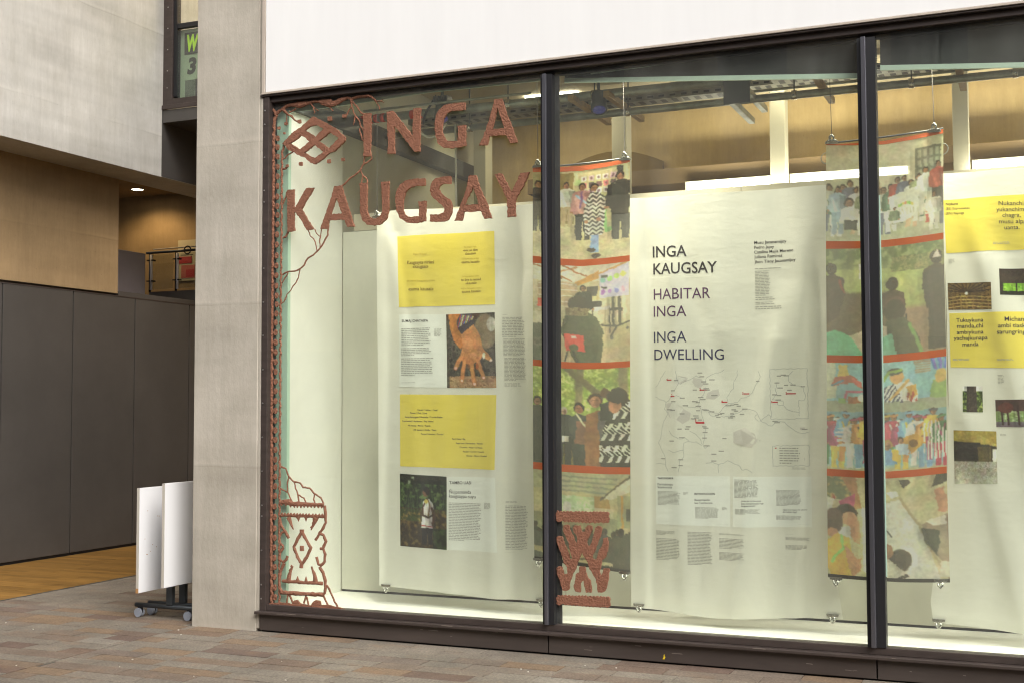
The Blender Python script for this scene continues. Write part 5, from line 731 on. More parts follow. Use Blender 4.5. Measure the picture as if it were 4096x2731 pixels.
def pic_talk():
    p = Pic(130, 150, (190, 178, 142), 2); p.rect(0, 0, 1, .17, (212, 204, 180))
    for a, b, c in [((.0, .0), (.4, .16), (150, 92, 50)), ((.15, .12), (.45, .02), (175, 125, 75)), ((.3, 0), (.6, .13), (160, 100, 55)), ((.55, .13), (.98, 0), (190, 140, 70)), ((.1, 0), (.3, .14), (120, 80, 50))]: p.line([a, b], .012, c)
    p.poly([(.42, .18), (.68, .06), (.68, .14), (.42, .22)], (196, 140, 60)); p.rect(.05, .18, .46, .42, (172, 150, 118))
    for j in range(4): p.rect(.06, .19+j*.06, .46, .203+j*.06, (214, 206, 186)); p.rect(.1+.05*(j % 2), .21+j*.06, .28, .235+j*.06, (150, 110, 78))
    p.put(np.clip((p.Y-.56)*12, 0, 1), (170, 155, 118)); p.rect(.46, .22, .68, .36, (184, 164, 118)); p.rect(.56, .22, .66, .32, (68, 66, 60))
    p.poly([(.68, .10), (.985, .01), (.985, .34), (.69, .34)], (190, 182, 205))
    for i in range(4): p.ell(.72+i*.07, .17-i*.018, .03, .028, [(130, 185, 175), (150, 200, 110), (170, 205, 90), (215, 215, 90)][i]); p.ell(.72+i*.07, .285-i*.005, .024, .024, [(150, 95, 175), (165, 120, 190), (130, 130, 200), (200, 150, 170)][i])
    p.rect(.70, .115, .76, .14, (60, 60, 55)); p.rect(.70, .235, .76, .255, (60, 60, 55))
    for x in (.81, .88): p.rect(x, .34, x+.025, .63, (62, 60, 52))
    p.rect(.78, .46, .92, .49, (50, 48, 42)); p.line([(.68, .62), (.86, .64), (.99, .60)], .012, (60, 58, 50)); p.line([(.86, .64), (.80, .74)], .012, (60, 58, 50)); p.ell(.81, .75, .018, .016, (90, 88, 80)); p.ell(.97, .665, .016, .016, (90, 88, 80))
    p.rect(.58, .43, .79, .465, (200, 195, 180)); p.rect(.60, .37, .70, .435, (48, 48, 46)); p.line([(.78, .46), (.79, .7)], .008, (60, 58, 50)); p.line([(.61, .46), (.62, .6)], .008, (60, 58, 50))
    p.person(.515, .20, .5, (56, 58, 50), (50, 50, 46), legs=False); p.rect(0, .40, .12, .62, (175, 165, 135)); p.rect(.05, .36, .15, .44, (205, 70, 55)); p.rect(.0, .5, .10, .72, (190, 182, 158))
    p.poly([(.36, .46), (.55, .46), (.66, .55), (.72, .70), (.70, 1), (.44, 1), (.34, .80), (.28, .68)], (70, 74, 52)); p.ell(.46, .40, .10, .09, (52, 46, 36)); p.foliage(.34, .44, .58, .52, [(112, 96, 66), (140, 122, 88), (86, 72, 50)], 40)
    p.poly([(.32, .70), (.52, .72), (.545, .88), (.34, .88)], (206, 66, 54)); p.ell(.425, .845, .05, .045, (70, 74, 52)); p.rect(.395, .725, .45, .755, (225, 190, 170))
    p.line([(.36, .88), (.33, 1)], .010, (48, 46, 42)); p.line([(.42, .88), (.46, 1)], .010, (48, 46, 42)); p.foliage(.0, .62, .13, 1, [(72, 76, 66), (92, 94, 82), (60, 62, 54)], 9)
    return p.grain(.1).done(.06)
def pic_forest():
    p = Pic(130, 150, (150, 165, 80), 3); p.foliage(0, 0, 1, 1, [(134, 152, 70), (170, 188, 92), (196, 208, 120)], 26); p.line([(.47, .35), (.48, 0)], .05, (120, 112, 78)); p.line([(.35, 0), (.70, .28)], .045, (112, 104, 72)); p.line([(.93, .3), (.92, 0)], .06, (126, 118, 82)); p.rect(0, .8, 1, 1, (116, 104, 62))
    p.head(.05, .36, .045, (36, 32, 28), (140, 100, 75), (52, 56, 48)); p.rect(0, .46, .12, 1, (50, 54, 50)); p.person(.32, .40, .62, (52, 56, 48), (46, 48, 44), (170, 130, 100), (170, 160, 130)); p.rect(.30, .70, .37, .77, (205, 200, 180))
    p.poly([(.36, .52), (.46, .46), (.58, .50), (.60, .75), (.56, 1), (.42, 1), (.38, .75)], (58, 62, 54)); p.poly([(.45, .54), (.55, .54), (.55, .78), (.43, .78)], (122, 84, 62)); p.line([(.45, .47), (.56, .62)], .012, (200, 190, 150)); p.head(.475, .41, .055, (34, 28, 24), (160, 110, 78))
    p.poly([(.55, .48), (.66, .42), (.80, .46), (.80, .8), (.72, 1), (.54, 1), (.53, .7)], (134, 92, 56)); p.poly([(.66, .44), (.82, .46), (.80, .74), (.68, .74)], (84, 82, 80)); p.head(.64, .33, .075, (70, 48, 34), (176, 124, 92)); p.ell(.74, .25, .05, .05, (92, 66, 44)); p.head(.80, .29, .055, (80, 60, 46), (166, 120, 90), (46, 48, 44))
    pon = [(.68, .78), (.74, .55), (.86, .42), (.97, .32), (1, .32), (1, 1), (.69, 1)]; p.poly(pon, (52, 50, 44))
    m = (((p.X*11+p.Y*6) % 1 < .45) & ((p.Y*9) % 1 < .6)) | (((p.X*20-p.Y*24) % 1 < .4) & ((p.Y*4.5) % 1 > .55)); k = p.a.copy(); p.poly(pon, (206, 204, 184)); p.a = np.where(m[..., None], p.a, k)
    p.ell(.87, .30, .11, .10, (48, 40, 32)); p.ell(.84, .38, .07, .08, (170, 118, 86)); p.ell(.86, .28, .10, .08, (50, 44, 36))
    return p.grain(.12).done(.03)
def pic_audience():
    p = Pic(130, 130, (176, 168, 122), 4); p.poly([(0, 0), (1, 0), (.7, .22), (0, .2)], (168, 166, 128))
    for y in (.04, .09, .14, .19): p.line([(.1, y), (.85, y+.02)], .012, (122, 128, 104), .8)
    p.rect(.28, .25, .62, .44, (172, 190, 140)); p.foliage(.28, .25, .62, .44, [(170, 190, 140), (196, 208, 166), (150, 176, 122)], 18); p.ell(.36, .37, .04, .06, (205, 200, 190)); p.rect(.62, .24, .78, .36, (160, 128, 66)); p.rect(.62, .36, .82, .6, (190, 178, 138))
    p.poly([(.72, .26), (1, .02), (1, .18), (.8, .27)], (196, 190, 160)); p.line([(.68, .27), (1, .03)], .012, (80, 74, 56)); p.rect(.86, .22, 1, .55, (150, 150, 110)); p.rect(.90, .22, .92, .6, (186, 140, 70)); p.rect(.95, .35, 1, .48, (80, 78, 64)); p.rect(0, .46, .86, .64, (140, 138, 104))
    p.put(np.clip((p.Y-.68)*6, 0, 1), (104, 102, 80))
    for i in range(22): x = .02+i*.047; y = .60+.05*math.sin(i*2.1)+.04*(i % 3); p.head(x, y, .026+.004*(i % 2), (58, 54, 44), (76, 66, 50), (64, 66, 54))
    p.poly([(.62, .86), (.70, .74), (.84, .66), (1, .60), (1, 1), (.62, 1)], (74, 74, 58)); p.poly([(.0, .66), (.1, .7), (.12, 1), (0, 1)], (82, 86, 72)); p.ell(.9, .6, .035, .05, (48, 44, 38)); p.rect(.0, .84, .55, .90, (168, 160, 116)); p.rect(.3, .92, .8, .955, (186, 176, 130))
    return p.grain(.1).done(.10)
def pic_team():
    p = Pic(140, 130, (186, 182, 148), 5); p.rect(0, .0, .78, .50, (188, 184, 152)); p.put(np.clip((p.Y-.72)*8, 0, 1), (160, 160, 132)); p.rect(.76, .10, .98, .5, (96, 100, 84))
    for i in range(4):
        for j in range(3): p.rect(.775+i*.05, .12+j*.1, .81+i*.05, .20+j*.1, (134, 138, 116))
    cs = [(196, 196, 180), (70, 96, 74), (150, 60, 50), (90, 92, 110), (205, 205, 195), (120, 128, 96), (60, 60, 58), (180, 150, 120)]
    for i in range(17): p.person(.03+i*.058, .36+.05*math.sin(i*1.7)+(.0 if i > 10 else .05), .50, cs[i % 8], cs[(i+3) % 8], (140, 104, 78))
    p.person(.84, .30, .5, (205, 208, 196), (190, 186, 170)); p.person(.95, .26, .5, (150, 70, 58), (60, 56, 52)); p.person(.10, .42, .52, (160, 180, 196), (130, 150, 170)); p.head(.20, .60, .04, (40, 32, 28), (140, 100, 75), (214, 212, 200)); p.rect(.16, .78, .27, .88, (52, 52, 50))
    p.poly([(.53, .56), (.64, .53), (.80, .47), (.78, .70), (.73, .80), (.62, .84), (.535, .83), (.55, .70)], (208, 208, 190))
    for i in range(7): p.ell(.625+i*.018, .655-.02*math.sin(i*.5), .013, .018, [(150, 190, 80), (110, 170, 70), (210, 190, 80), (200, 120, 90)][i % 4])
    for i, x in enumerate((.625, .65, .68, .71, .735)): p.line([(x, .70), (x+.004, .75)], .006, (170, 165, 140))
    p.person(.92, .56, .40, (200, 200, 186), (196, 192, 176)); p.person(.58, .66, .28, (110, 132, 96), (120, 110, 90), legs=False)
    return p.grain(.1).done(.16)
def pic_meadow():
    p = Pic(140, 140, (150, 160, 92), 6); p.foliage(0, 0, 1, .2, [(86, 100, 56), (112, 128, 74), (140, 152, 100)], 24); p.put(np.clip(1-np.abs(p.Y-.30)*5, 0, 1), (164, 172, 104), .9); p.foliage(.55, .1, 1, .24, [(104, 110, 66), (146, 140, 90), (90, 96, 60)], 30)
    p.put(np.clip((p.Y-.40)*30, 0, 1)*(p.X < .52), (92, 76, 58)); p.put(np.clip((p.Y-.55)*20, 0, 1)*(p.X > .5), (132, 108, 82)); p.rect(.28, .14, .32, .30, (196, 196, 180))
    for cx, cy, r, b in [(.05, .20, .05, (70, 56, 46)), (.93, .16, .055, (62, 52, 44)), (.56, .36, .05, (66, 52, 44))]: p.head(cx, cy, r, (44, 36, 30), (60, 48, 40), b)
    p.poly([(0, .26), (.1, .29), (.15, .42), (.12, .62), (0, .72)], (72, 58, 48)); p.line([(.11, .30), (.15, .42)], .012, (130, 62, 50)); p.poly([(.82, .30), (.88, .25), (1, .26), (1, .98), (.84, .98), (.84, .55), (.82, .45)], (60, 54, 48)); p.poly([(.90, .16), (.93, .08), (.985, .16)], (206, 186, 176))
    p.poly([(.46, .6), (.50, .50), (.60, .46), (.66, .52), (.66, .60)], (84, 62, 54)); p.poly([(.2, .82), (.4, .7), (.62, .78), (.62, .98), (.3, .98)], (176, 164, 138)); p.poly([(.60, .72), (.76, .72), (.86, .6), (.86, .98), (.7, .98)], (128, 104, 82)); p.rect(.665, .64, .68, .70, (40, 38, 36))
    p.ell(.57, .60, .10, .11, (58, 52, 44)); p.poly([(.50, .68), (.66, .66), (.78, .86), (.80, 1), (.52, 1)], (66, 66, 50)); p.line([(.70, .74), (.80, 1)], .02, (98, 130, 70)); p.poly([(.45, .84), (.55, .80), (.58, 1), (.45, 1)], (100, 160, 130)); p.poly([(0, .80), (.08, .77), (.2, .82), (.32, 1), (0, 1)], (96, 178, 134))
    return p.grain(.1).done(.12)
def pic_mural():
    p = Pic(150, 150, (128, 170, 176), 7); p.rect(0, .36, 1, .46, (142, 146, 122)); p.rect(0, .46, 1, .62, (110, 142, 150)); p.put(np.clip((p.Y-.94)*20, 0, 1), (170, 160, 120)); p.rect(0, 0, .08, .34, (180, 184, 160))
    p.poly([(.10, .02), (.17, .03), (.19, .13), (.10, .13)], (205, 180, 80)); p.poly([(.08, .13), (.2, .12), (.26, .15), (.22, .19), (.05, .22), (.04, .20)], (170, 90, 70)); p.line([(.04, .21), (.14, .17)], .012, (70, 120, 150)); p.poly([(.2, .14), (.3, .18), (.3, .24), (.22, .19)], (196, 100, 90)); p.line([(.15, .36), (.17, .27), (.3, .27)], .014, (180, 80, 110)); p.rect(.18, .31, .28, .38, (150, 90, 60)); p.rect(.1, .33, .16, .38, (120, 160, 80)); p.ell(.29, .33, .03, .04, (220, 220, 200))
    p.poly([(.46, .36), (.46, .24), (.56, .19), (.70, .20), (.76, .28), (.76, .38)], (214, 212, 196)); p.stripes([(.46, .36), (.46, .24), (.56, .19), (.64, .38)], (60, 62, 80), .03, .5, .5); p.line([(.54, .34), (.68, .18)], .016, (190, 150, 80)); p.poly([(.66, .24), (.74, .22), (.76, .32), (.7, .38)], (196, 150, 70)); p.ell(.585, .14, .06, .065, (186, 140, 84)); p.ell(.57, .09, .07, .04, (60, 66, 60)); p.line([(.48, .16), (.52, .09), (.62, .08)], .018, (120, 150, 70)); p.stripes([(.66, .3), (.72, .28), (.76, .38), (.68, .38)], (150, 60, 50), .04, .2, .5)
    p.stripes([(.72, .0), (.87, .0), (.87, .12), (.74, .13)], (130, 116, 96), .022, 1.57, .5); p.poly([(.72, .0), (.87, .0), (.87, .12), (.74, .13)], (170, 156, 130), .5); p.poly([(.86, .36), (.88, .2), (1, .2), (1, .36)], (128, 156, 90)); p.ell(.95, .16, .05, .07, (190, 160, 90))
    for i in range(8): p.line([(.90+i*.014, .1), (.87+i*.019, .0)], .010, [(80, 110, 180), (120, 100, 190), (100, 150, 170)][i % 3])
    cs = [(170, 60, 80), (205, 200, 190), (70, 110, 70), (140, 60, 90), (190, 130, 70), (60, 60, 70), (110, 150, 180), (200, 170, 70)]
    for i in range(15):
        x = .03+i*.066; y = .49+.035*math.sin(i*2.3); p.person(x, y, .48, cs[(i*3) % 8], cs[(i*5+2) % 8], (150, 104, 72), (46, 36, 28), 1.15)
        p.line([(x-.03, y+.02), (x+.03, y+.015)], .012, cs[(i*5+4) % 8]); p.line([(x-.03, y+.1), (x, y+.19), (x+.03, y+.1)], .010, cs[(i*7+1) % 8])
    p.stripes([(.80, .58), (.92, .56), (1, .68), (1, .9), (.82, .92)], (206, 200, 190), .03, .0, .4); p.stripes([(.08, .62), (.18, .60), (.2, .78), (.08, .8)], (215, 205, 200), .04, 1.57, .5); p.poly([(.63, .70), (.76, .66), (.82, .76), (.70, .85)], (190, 140, 60)); p.ell(.72, .755, .04, .035, (110, 70, 30)); p.head(.62, .72, .028, (40, 32, 28), (160, 112, 80), (170, 190, 205)); p.head(.51, .76, .036, (150, 120, 60), (160, 112, 80), (110, 150, 190)); p.poly([(.54, .8), (.60, .82), (.6, .92), (.55, .9)], (220, 180, 60))
    return p.grain(.12).done(.10)
def pic_table():
    p = Pic(150, 150, (184, 176, 136), 8); p.poly([(.30, .30), (.46, .24), (.62, .22), (.76, .40), (.95, .98), (.45, 1), (.34, .9)], (198, 196, 178)); p.line([(.62, .2), (.78, .46), (.96, .9)], .014, (160, 148, 112)); p.poly([(.50, .14), (.58, .13), (.61, .18), (.55, .20)], (214, 212, 200)); p.line([(.51, .49), (.57, .57)], .008, (90, 90, 84)); p.line([(.44, .22), (.49, .24)], .012, (80, 96, 86))
    p.poly([(.60, .02), (.68, .02), (.70, .06), (.65, .11)], (66, 60, 52)); p.poly([(.91, 0), (1, 0), (1, .08), (.87, .12)], (72, 66, 54)); p.foliage(0, 0, .2, .22, [(110, 116, 84), (190, 170, 110), (160, 80, 60)], 22); p.poly([(.12, .0), (.24, .0), (.3, .3), (.24, .32), (.2, .16)], (170, 125, 88)); p.poly([(.10, .24), (.24, .16), (.24, .36), (.14, .34)], (176, 80, 110)); p.poly([(.0, .2), (.06, .22), (.04, .34), (0, .34)], (205, 200, 186))
    p.ell(.17, .36, .10, .10, (60, 48, 40)); p.ell(.20, .41, .07, .065, (190, 140, 104)); p.poly([(.18, .46), (.28, .42), (.31, .66), (.24, .62), (.2, .52)], (196, 146, 108)); p.poly([(.1, .50), (.2, .48), (.22, .6), (.1, .6)], (206, 206, 196)); p.ell(.06, .44, .09, .13, (84, 66, 52)); p.ell(.05, .55, .05, .05, (180, 132, 98))
    p.poly([(.0, .62), (.10, .56), (.20, .60), (.24, .80), (.30, .86), (.22, 1), (.04, .98), (0, .9)], (206, 168, 66)); p.line([(.13, .58), (.15, .70), (.04, .84)], .016, (140, 205, 96)); p.poly([(.20, .84), (.32, .78), (.32, .9), (.24, .98)], (180, 130, 92)); p.poly([(.16, .66), (.30, .82), (.32, .86), (.2, .9)], (190, 140, 100))
    p.ell(.645, .80, .10, .12, (70, 60, 48)); p.poly([(.46, .82), (.56, .78), (.72, .92), (.80, 1), (.46, 1)], (198, 192, 168)); p.ell(.53, .69, .05, .055, (150, 108, 80)); p.ell(.55, .73, .04, .05, (160, 116, 86)); p.poly([(.58, 1), (.7, .92), (.72, .95), (.64, 1)], (60, 56, 50))
    p.poly([(.90, .14), (.97, .12), (1, .3), (.98, .36), (.92, .34)], (180, 130, 100)); p.poly([(.80, .46), (.92, .40), (1, .36), (1, 1), (.94, .8), (.84, .58)], (140, 124, 98)); p.poly([(.80, .50), (.94, .52), (.92, .76), (.82, .6)], (72, 72, 58)); p.poly([(.84, .43), (.97, .38), (.98, .46), (.88, .48)], (206, 200, 176)); p.rect(.93, .80, 1, .95, (190, 186, 160))
    return p.grain(.1).done(.05)
def pic_hand():
    p = Pic(90, 130, (82, 76, 62), 9); p.foliage(0, 0, 1, 1, [(70, 66, 54), (96, 90, 74), (56, 52, 44)], 12); p.ell(.80, .25, .25, .24, (132, 118, 92)); p.ell(.92, .16, .10, .1, (176, 172, 160)); p.ell(.3, .02, .4, .10, (72, 52, 36)); p.foliage(.05, .84, 1, 1, [(150, 120, 86), (178, 146, 108), (120, 94, 66)], 22)
    sk, sd_, lt = (190, 134, 84), (158, 104, 62), (206, 152, 104)
    p.poly([(.05, 0), (.30, 0), (.36, .2), (.38, .40), (.28, .48), (.15, .36), (.08, .2)], (176, 116, 58)); p.poly([(.30, .2), (.55, .14), (.68, .30), (.74, .48), (.70, .62), (.50, .70), (.34, .66), (.28, .58), (.33, .42)], sk)
    p.poly([(.22, .10), (.30, .0), (.52, 0), (.58, .14), (.42, .22), (.32, .28), (.24, .2)], (70, 64, 66))
    for i in range(14): p.line([(.24+i*.022, .19-i*.008), (.31+i*.02, .02+i*.002)], .008, [(190, 60, 60), (90, 120, 180), (200, 180, 60), (220, 210, 190), (60, 110, 90)][i % 5])
    p.poly([(.68, .42), (.80, .52), (.93, .61), (.92, .65), (.80, .62), (.70, .58)], sk); p.ell(.90, .63, .03, .02, (230, 205, 190))
    for pts in ([(.33, .56), (.24, .64), (.18, .73)], [(.38, .62), (.33, .76), (.30, .90)], [(.50, .64), (.52, .80), (.55, .94)], [(.62, .62), (.68, .74), (.74, .86)]):
        p.line(pts, .052, sd_); p.line(pts, .044, sk); p.ell(pts[-1][0], pts[-1][1], .028, .018, (228, 186, 164))
    p.ell(.44, .71, .026, .04, (120, 84, 60)); p.ell(.61, .71, .034, .045, (160, 92, 54)); p.ell(.75, .57, .028, .045, (206, 200, 178)); p.ell(.54, .56, .08, .05, lt, .6); p.ell(.45, .42, .1, .1, lt, .4)
    return p.grain(.14).done(0)
def pic_man():
    p = Pic(90, 130, (52, 62, 34), 10); p.foliage(0, 0, 1, .48, [(38, 50, 26), (66, 88, 42), (92, 118, 60)], 16); p.rect(0, 0, 1, .12, (34, 36, 24), .7); p.foliage(.15, .03, .4, .14, [(40, 44, 28), (120, 140, 96), (200, 206, 180)], 14, .8); p.foliage(0, .46, 1, 1, [(58, 48, 24), (88, 74, 36), (120, 100, 46)], 14); p.foliage(.0, .48, .45, .64, [(66, 76, 34), (110, 100, 44), (150, 130, 60)], 20); p.foliage(.7, .72, 1, 1, [(40, 46, 22), (62, 84, 38), (50, 60, 30)], 16)
    for i in range(16): x = i*.065; p.line([(x, .5), (x+.05*math.sin(i), .22+.1*math.sin(i*2.7))], .008, (80, 108, 52), .7)
    p.poly([(.47, .72), (.70, .72), (.68, .95), (.60, .95), (.585, .78), (.57, .95), (.48, .95)], (34, 32, 26))
    p.poly([(.50, .36), (.62, .32), (.70, .38), (.72, .46), (.68, .50), (.70, .72), (.46, .72), (.49, .52)], (218, 214, 204)); p.line([(.47, .69), (.70, .705)], .012, (150, 60, 50)); p.line([(.68, .45), (.73, .55), (.70, .68)], .03, (96, 66, 44)); p.line([(.50, .55), (.60, .58), (.70, .54)], .022, (60, 44, 32))
    p.line([(.58, .32), (.50, .44), (.50, .56)], .018, (70, 46, 34)); p.line([(.60, .33), (.64, .42), (.60, .56)], .014, (120, 96, 50)); p.ell(.56, .36, .04, .03, (190, 170, 80)); p.ell(.555, .235, .06, .062, (120, 82, 54)); p.ell(.57, .20, .065, .04, (26, 22, 18)); p.ell(.60, .23, .035, .05, (40, 30, 24))
    return p.grain(.16).done(0, gain=.9)
def pic_roof():
    p = Pic(80, 56, (112, 92, 50), 11); p.foliage(0, 0, 1, 1, [(96, 76, 38), (134, 108, 58), (74, 58, 30)], 14)
    for a in np.linspace(-1.4, 1.4, 11): p.line([(.43, .36), (.43+math.sin(a)*1.0, .36-math.cos(a)*.9)], .014, (60, 46, 24))
    for y in (.5, .62, .74, .86): p.line([(0, y+.06), (.3, y), (.6, y), (1, y+.06)], .016, (176, 150, 84))
    for x in (.12, .3, .43, .58, .78, .92): p.line([(x, .5), (x, 1)], .012, (150, 122, 66))
    p.ell(.43, .40, .04, .05, (216, 214, 206)); return p.grain(.2).done(0)
def pic_field():
    p = Pic(90, 56, (62, 54, 44), 12); p.rect(0, 0, 1, .55, (66, 56, 46)); p.foliage(.04, .55, 1, .85, [(120, 170, 50), (160, 205, 80), (90, 130, 44)], 16); p.rect(0, .84, 1, 1, (46, 48, 34))
    for x in (.03, .25, .42, .62): p.rect(x, .5, x+.03, .95, (44, 38, 32))
    return p.grain(.15).done(0)
def pic_trunk():
    p = Pic(50, 62, (84, 96, 48), 13); p.foliage(0, .2, 1, 1, [(54, 66, 30), (100, 120, 52), (150, 160, 90)], 12); p.rect(0, 0, 1, .2, (206, 206, 196)); p.poly([(.22, 0), (.68, 0), (.72, 1), (.2, 1)], (64, 56, 46)); p.foliage(.26, 0, .66, 1, [(62, 54, 44), (84, 74, 60), (48, 42, 34)], 22, .8); return p.grain(.2).done(0)
def pic_hut():
    p = Pic(90, 50, (70, 58, 50), 14); p.rect(0, 0, 1, .42, (74, 54, 46)); p.foliage(0, .42, 1, .8, [(120, 140, 84), (180, 196, 150), (80, 90, 60)], 16); p.rect(0, .8, 1, 1, (110, 100, 104))
    for x in (.1, .2, .38, .55, .8): p.line([(x, .2), (x+.02, .9)], .02, (56, 36, 30))
    p.ell(.18, .3, .14, .2, (92, 52, 40)); return p.grain(.2).done(0)
def pic_shelter():
    p = Pic(80, 90, (70, 66, 50), 15); p.poly([(0, 0), (1, 0), (1, .28), (0, .2)], (152, 136, 64)); p.poly([(0, .02), (.5, .02), (1, .26), (1, .3), (0, .14)], (176, 158, 84), .7); p.rect(0, .22, .62, .56, (56, 52, 44)); p.foliage(0, .22, .6, .5, [(50, 46, 38), (72, 70, 58), (44, 42, 34)], 12, .7); p.poly([(.55, .3), (.86, .3), (.86, .78), (.6, .78)], (92, 82, 52)); p.rect(.86, .3, .95, .8, (60, 56, 40)); p.rect(.9, .34, 1, .7, (196, 196, 180)); p.foliage(0, .58, 1, 1, [(150, 146, 130), (184, 180, 166), (130, 124, 106)], 26); p.put(np.clip((p.Y-.75)*4, 0, 1), (206, 206, 186), .7); return p.grain(.15).done(0)

# ---------------------------------------------------------------- banners
M_CLOTH = cloth('white_cotton', (.77, .77, .68), trans=.25)
M_YELLOW = cloth('yellow_print', (.83, .70, .115), trans=.15)
M_PRINTPAPER = cloth('pale_print', (.82, .845, .77), trans=.12)
M_PRINT = cloth('photo_print', attr=True, trans=.25)
M_VOILE = cloth('voile_print', attr=True, trans=.35, clear=.17)
M_HEM = cloth('orange_hem', (.62, .15, .055), trans=.3)
INKS = dict(ink=(.055, .05, .05), brown=(.22, .15, .02), olive=(.46, .34, .03), black=(.045, .04, .042), purple=(.11, .045, .115), navy=(.035, .035, .10), red=(.55, .04, .05))
M_INKS = {k: cloth('ink_'+k, v, trans=.1) for k, v in INKS.items()}
M_BODY = cloth('ink_body', (.40, .40, .36), trans=.2)
M_MAPL = cloth('ink_map_line', (.47, .49, .46), trans=.2)
M_MAPG = cloth('ink_map_patch', (.67, .65, .59), trans=.3)
def interp(pts, t, ax):
    a = np.array(pts); return np.interp(t, a[:, ax], a[:, 1-ax])
def edge_x(b, side, z):
    a = np.array(BAN[b][side])[::-1]; return np.interp(z, a[:, 1], a[:, 0])
def edge_z(b, side, x):
    a = np.array(BAN[b][side]); return np.interp(x, a[:, 0], a[:, 1])
YW, YP = .40, .25
FOLDS = dict(w2=((1.02, 2.3, .70, .35, .075, -.034), (1.24, 2.6, 1.10, .3, .05, .022), (.09, 2.95, .15, .3, .045, .022), (.30, 2.75, .36, .5, .06, -.018), (.62, 2.0, .45, .4, .09, .018)),
             w1=((.10, 3.0, .30, 2.15, .05, .016), (1.14, 2.9, 1.06, .4, .05, .020), (.99, 2.4, .95, .4, .05, -.016), (.07, 2.7, .05, .4, .035, .012)),
             w3=((.14, 2.75, .62, .7, .06, -.026), (.34, 2.6, .95, .6, .07, .024), (.05, 1.7, .40, .4, .06, -.018)))
def disp(b, x, z):
    """how far the hanging cloth swells towards (-) or away from (+) the glass at a point"""
    x = np.asarray(x, float); z = np.asarray(z, float)
    ph = {'w1': 0, 'w2': 1.9, 'w3': 3.3, 'p1': .7, 'p2': 2.6}[b]; x0 = BAN[b]['L'][0][0]; u = x-x0
    k = .35 if b[0] == 'p' else 1.
    low = np.clip((2.6-z)/2.3, 0, 1)
    w = .017*np.sin(u*5.2+ph+.16*z)*(.45+.55*low)+.0085*np.sin(u*11.+z*.35+2*ph)+.0055*(.3+.7*low)*np.sin(u*19-.5*z+ph)
    w = w+.010*low*np.sin(u*3.1+.5*z+ph*1.7)
    top = np.clip((z-2.3)/.75, 0, 1); w = w+.006*top*np.sin(u*15+z*1.2+ph)
    w = w+.009*np.exp(-((u-.25-.30*(3.0-z))/.085)**2)*np.clip((3.05-z)*1.2, 0, 1)*np.clip((z-1.2), 0, 1)
    for (ut, zt, ub, zb, wd, am) in FOLDS.get(b, ()):            # long drapes hanging from the clips
        t = (zt-z)/(zt-zb); c = ut+(ub-ut)*t+.02*np.sin(3*t+ut*9); on = np.clip(t*5+.3, 0, 1)*np.clip((1.25-t)*4, 0, 1)
        q = (u-c)/wd; w = w+am*np.where(q < 0, np.exp(-q*q), np.exp(-q*q*.35))*on
    w = w+.0005*np.sin(z*19+3*np.sin(u*4+ph))+.0012*np.sin(u*29+z*1.5)
    return w*k
def surf(b, x, z, d=0.): return (YP if b[0] == 'p' else YW)+disp(b, x, z)-d
def base_grid(b, nx, nz, d=0.):
    G_ = []
    zt, zb = max(p[1] for p in BAN[b]['top']), min(p[1] for p in BAN[b]['bot'])
    for i in range(nz+1):
        row = []
        for j in range(nx+1):
            v = i/nz; u = j/nx; z = zt+(zb-zt)*v
            for _ in range(3):
                xl, xr = float(edge_x(b, 'L', z)), float(edge_x(b, 'R', z)); x = xl+(xr-xl)*u
                z = float(edge_z(b, 'top', x))*(1-v)+float(edge_z(b, 'bot', x))*v
            row.append((x, float(surf(b, x, z, d)), z))
        G_.append(row)
    return G_
def patch(b, q, d, nx, nz):
    (x0, z0), (x1, z1), (x2, z2), (x3, z3) = q; G_ = []
    for i in range(nz+1):
        v = i/nz; r = []
        for j in range(nx+1):
            u = j/nx; x = (x0*(1-u)+x1*u)*(1-v)+(x3*(1-u)+x2*u)*v; z = (z0*(1-u)+z1*u)*(1-v)+(z3*(1-u)+z2*u)*v
            r.append((x, float(surf(b, x, z, d)), z))
        G_.append(r)
    return G_
def colour(o, img):
    me = o.data; at = me.color_attributes.new('print', 'FLOAT_COLOR', 'POINT'); h, w, _ = img.shape; n = len(me.vertices)
    buf = np.ones((n, 4), np.float32); buf[:, :3] = img.reshape(-1, 3)[:n]; at.data.foreach_set('color', buf.ravel())
def photo(name, b, q, img, parent, m, d=.0012):
    h, w, _ = img.shape; o = MB().grid(patch(b, q, d, w-1, h-1)).obj(name, m, parent, True, fix=False); colour(o, img); return o
BTH = {}
LABS = dict(w1='white cloth banner with two yellow panels and a hand photograph in the left pane', w2='white cloth banner titled INGA KAUGSAY HABITAR INGA with a map', w3='white cloth banner with two yellow panels cut off by the right frame edge', p1='narrow photo banner hanging behind the first mullion', p2='narrow photo banner hanging behind the second mullion')
for b in ('w1', 'w2', 'w3'):
    t = thing('cloth_banner', LABS[b], 'banner', (BAN[b]['L'][0][0], YW, BAN[b]['bot'][0][1]), 'white cloth banners in the window'); BTH[b] = t
    o = MB().grid(base_grid(b, 100, 150)).obj('cloth', M_CLOTH, t, True, fix=False)
    hem = MB(); rows = base_grid(b, 100, 150, .001); hem.grid([[p for p in rows[-3]], [p for p in rows[-1]]]); hem.obj('hem', M_CLOTH, t, True, fix=False)
PPARTS = {}
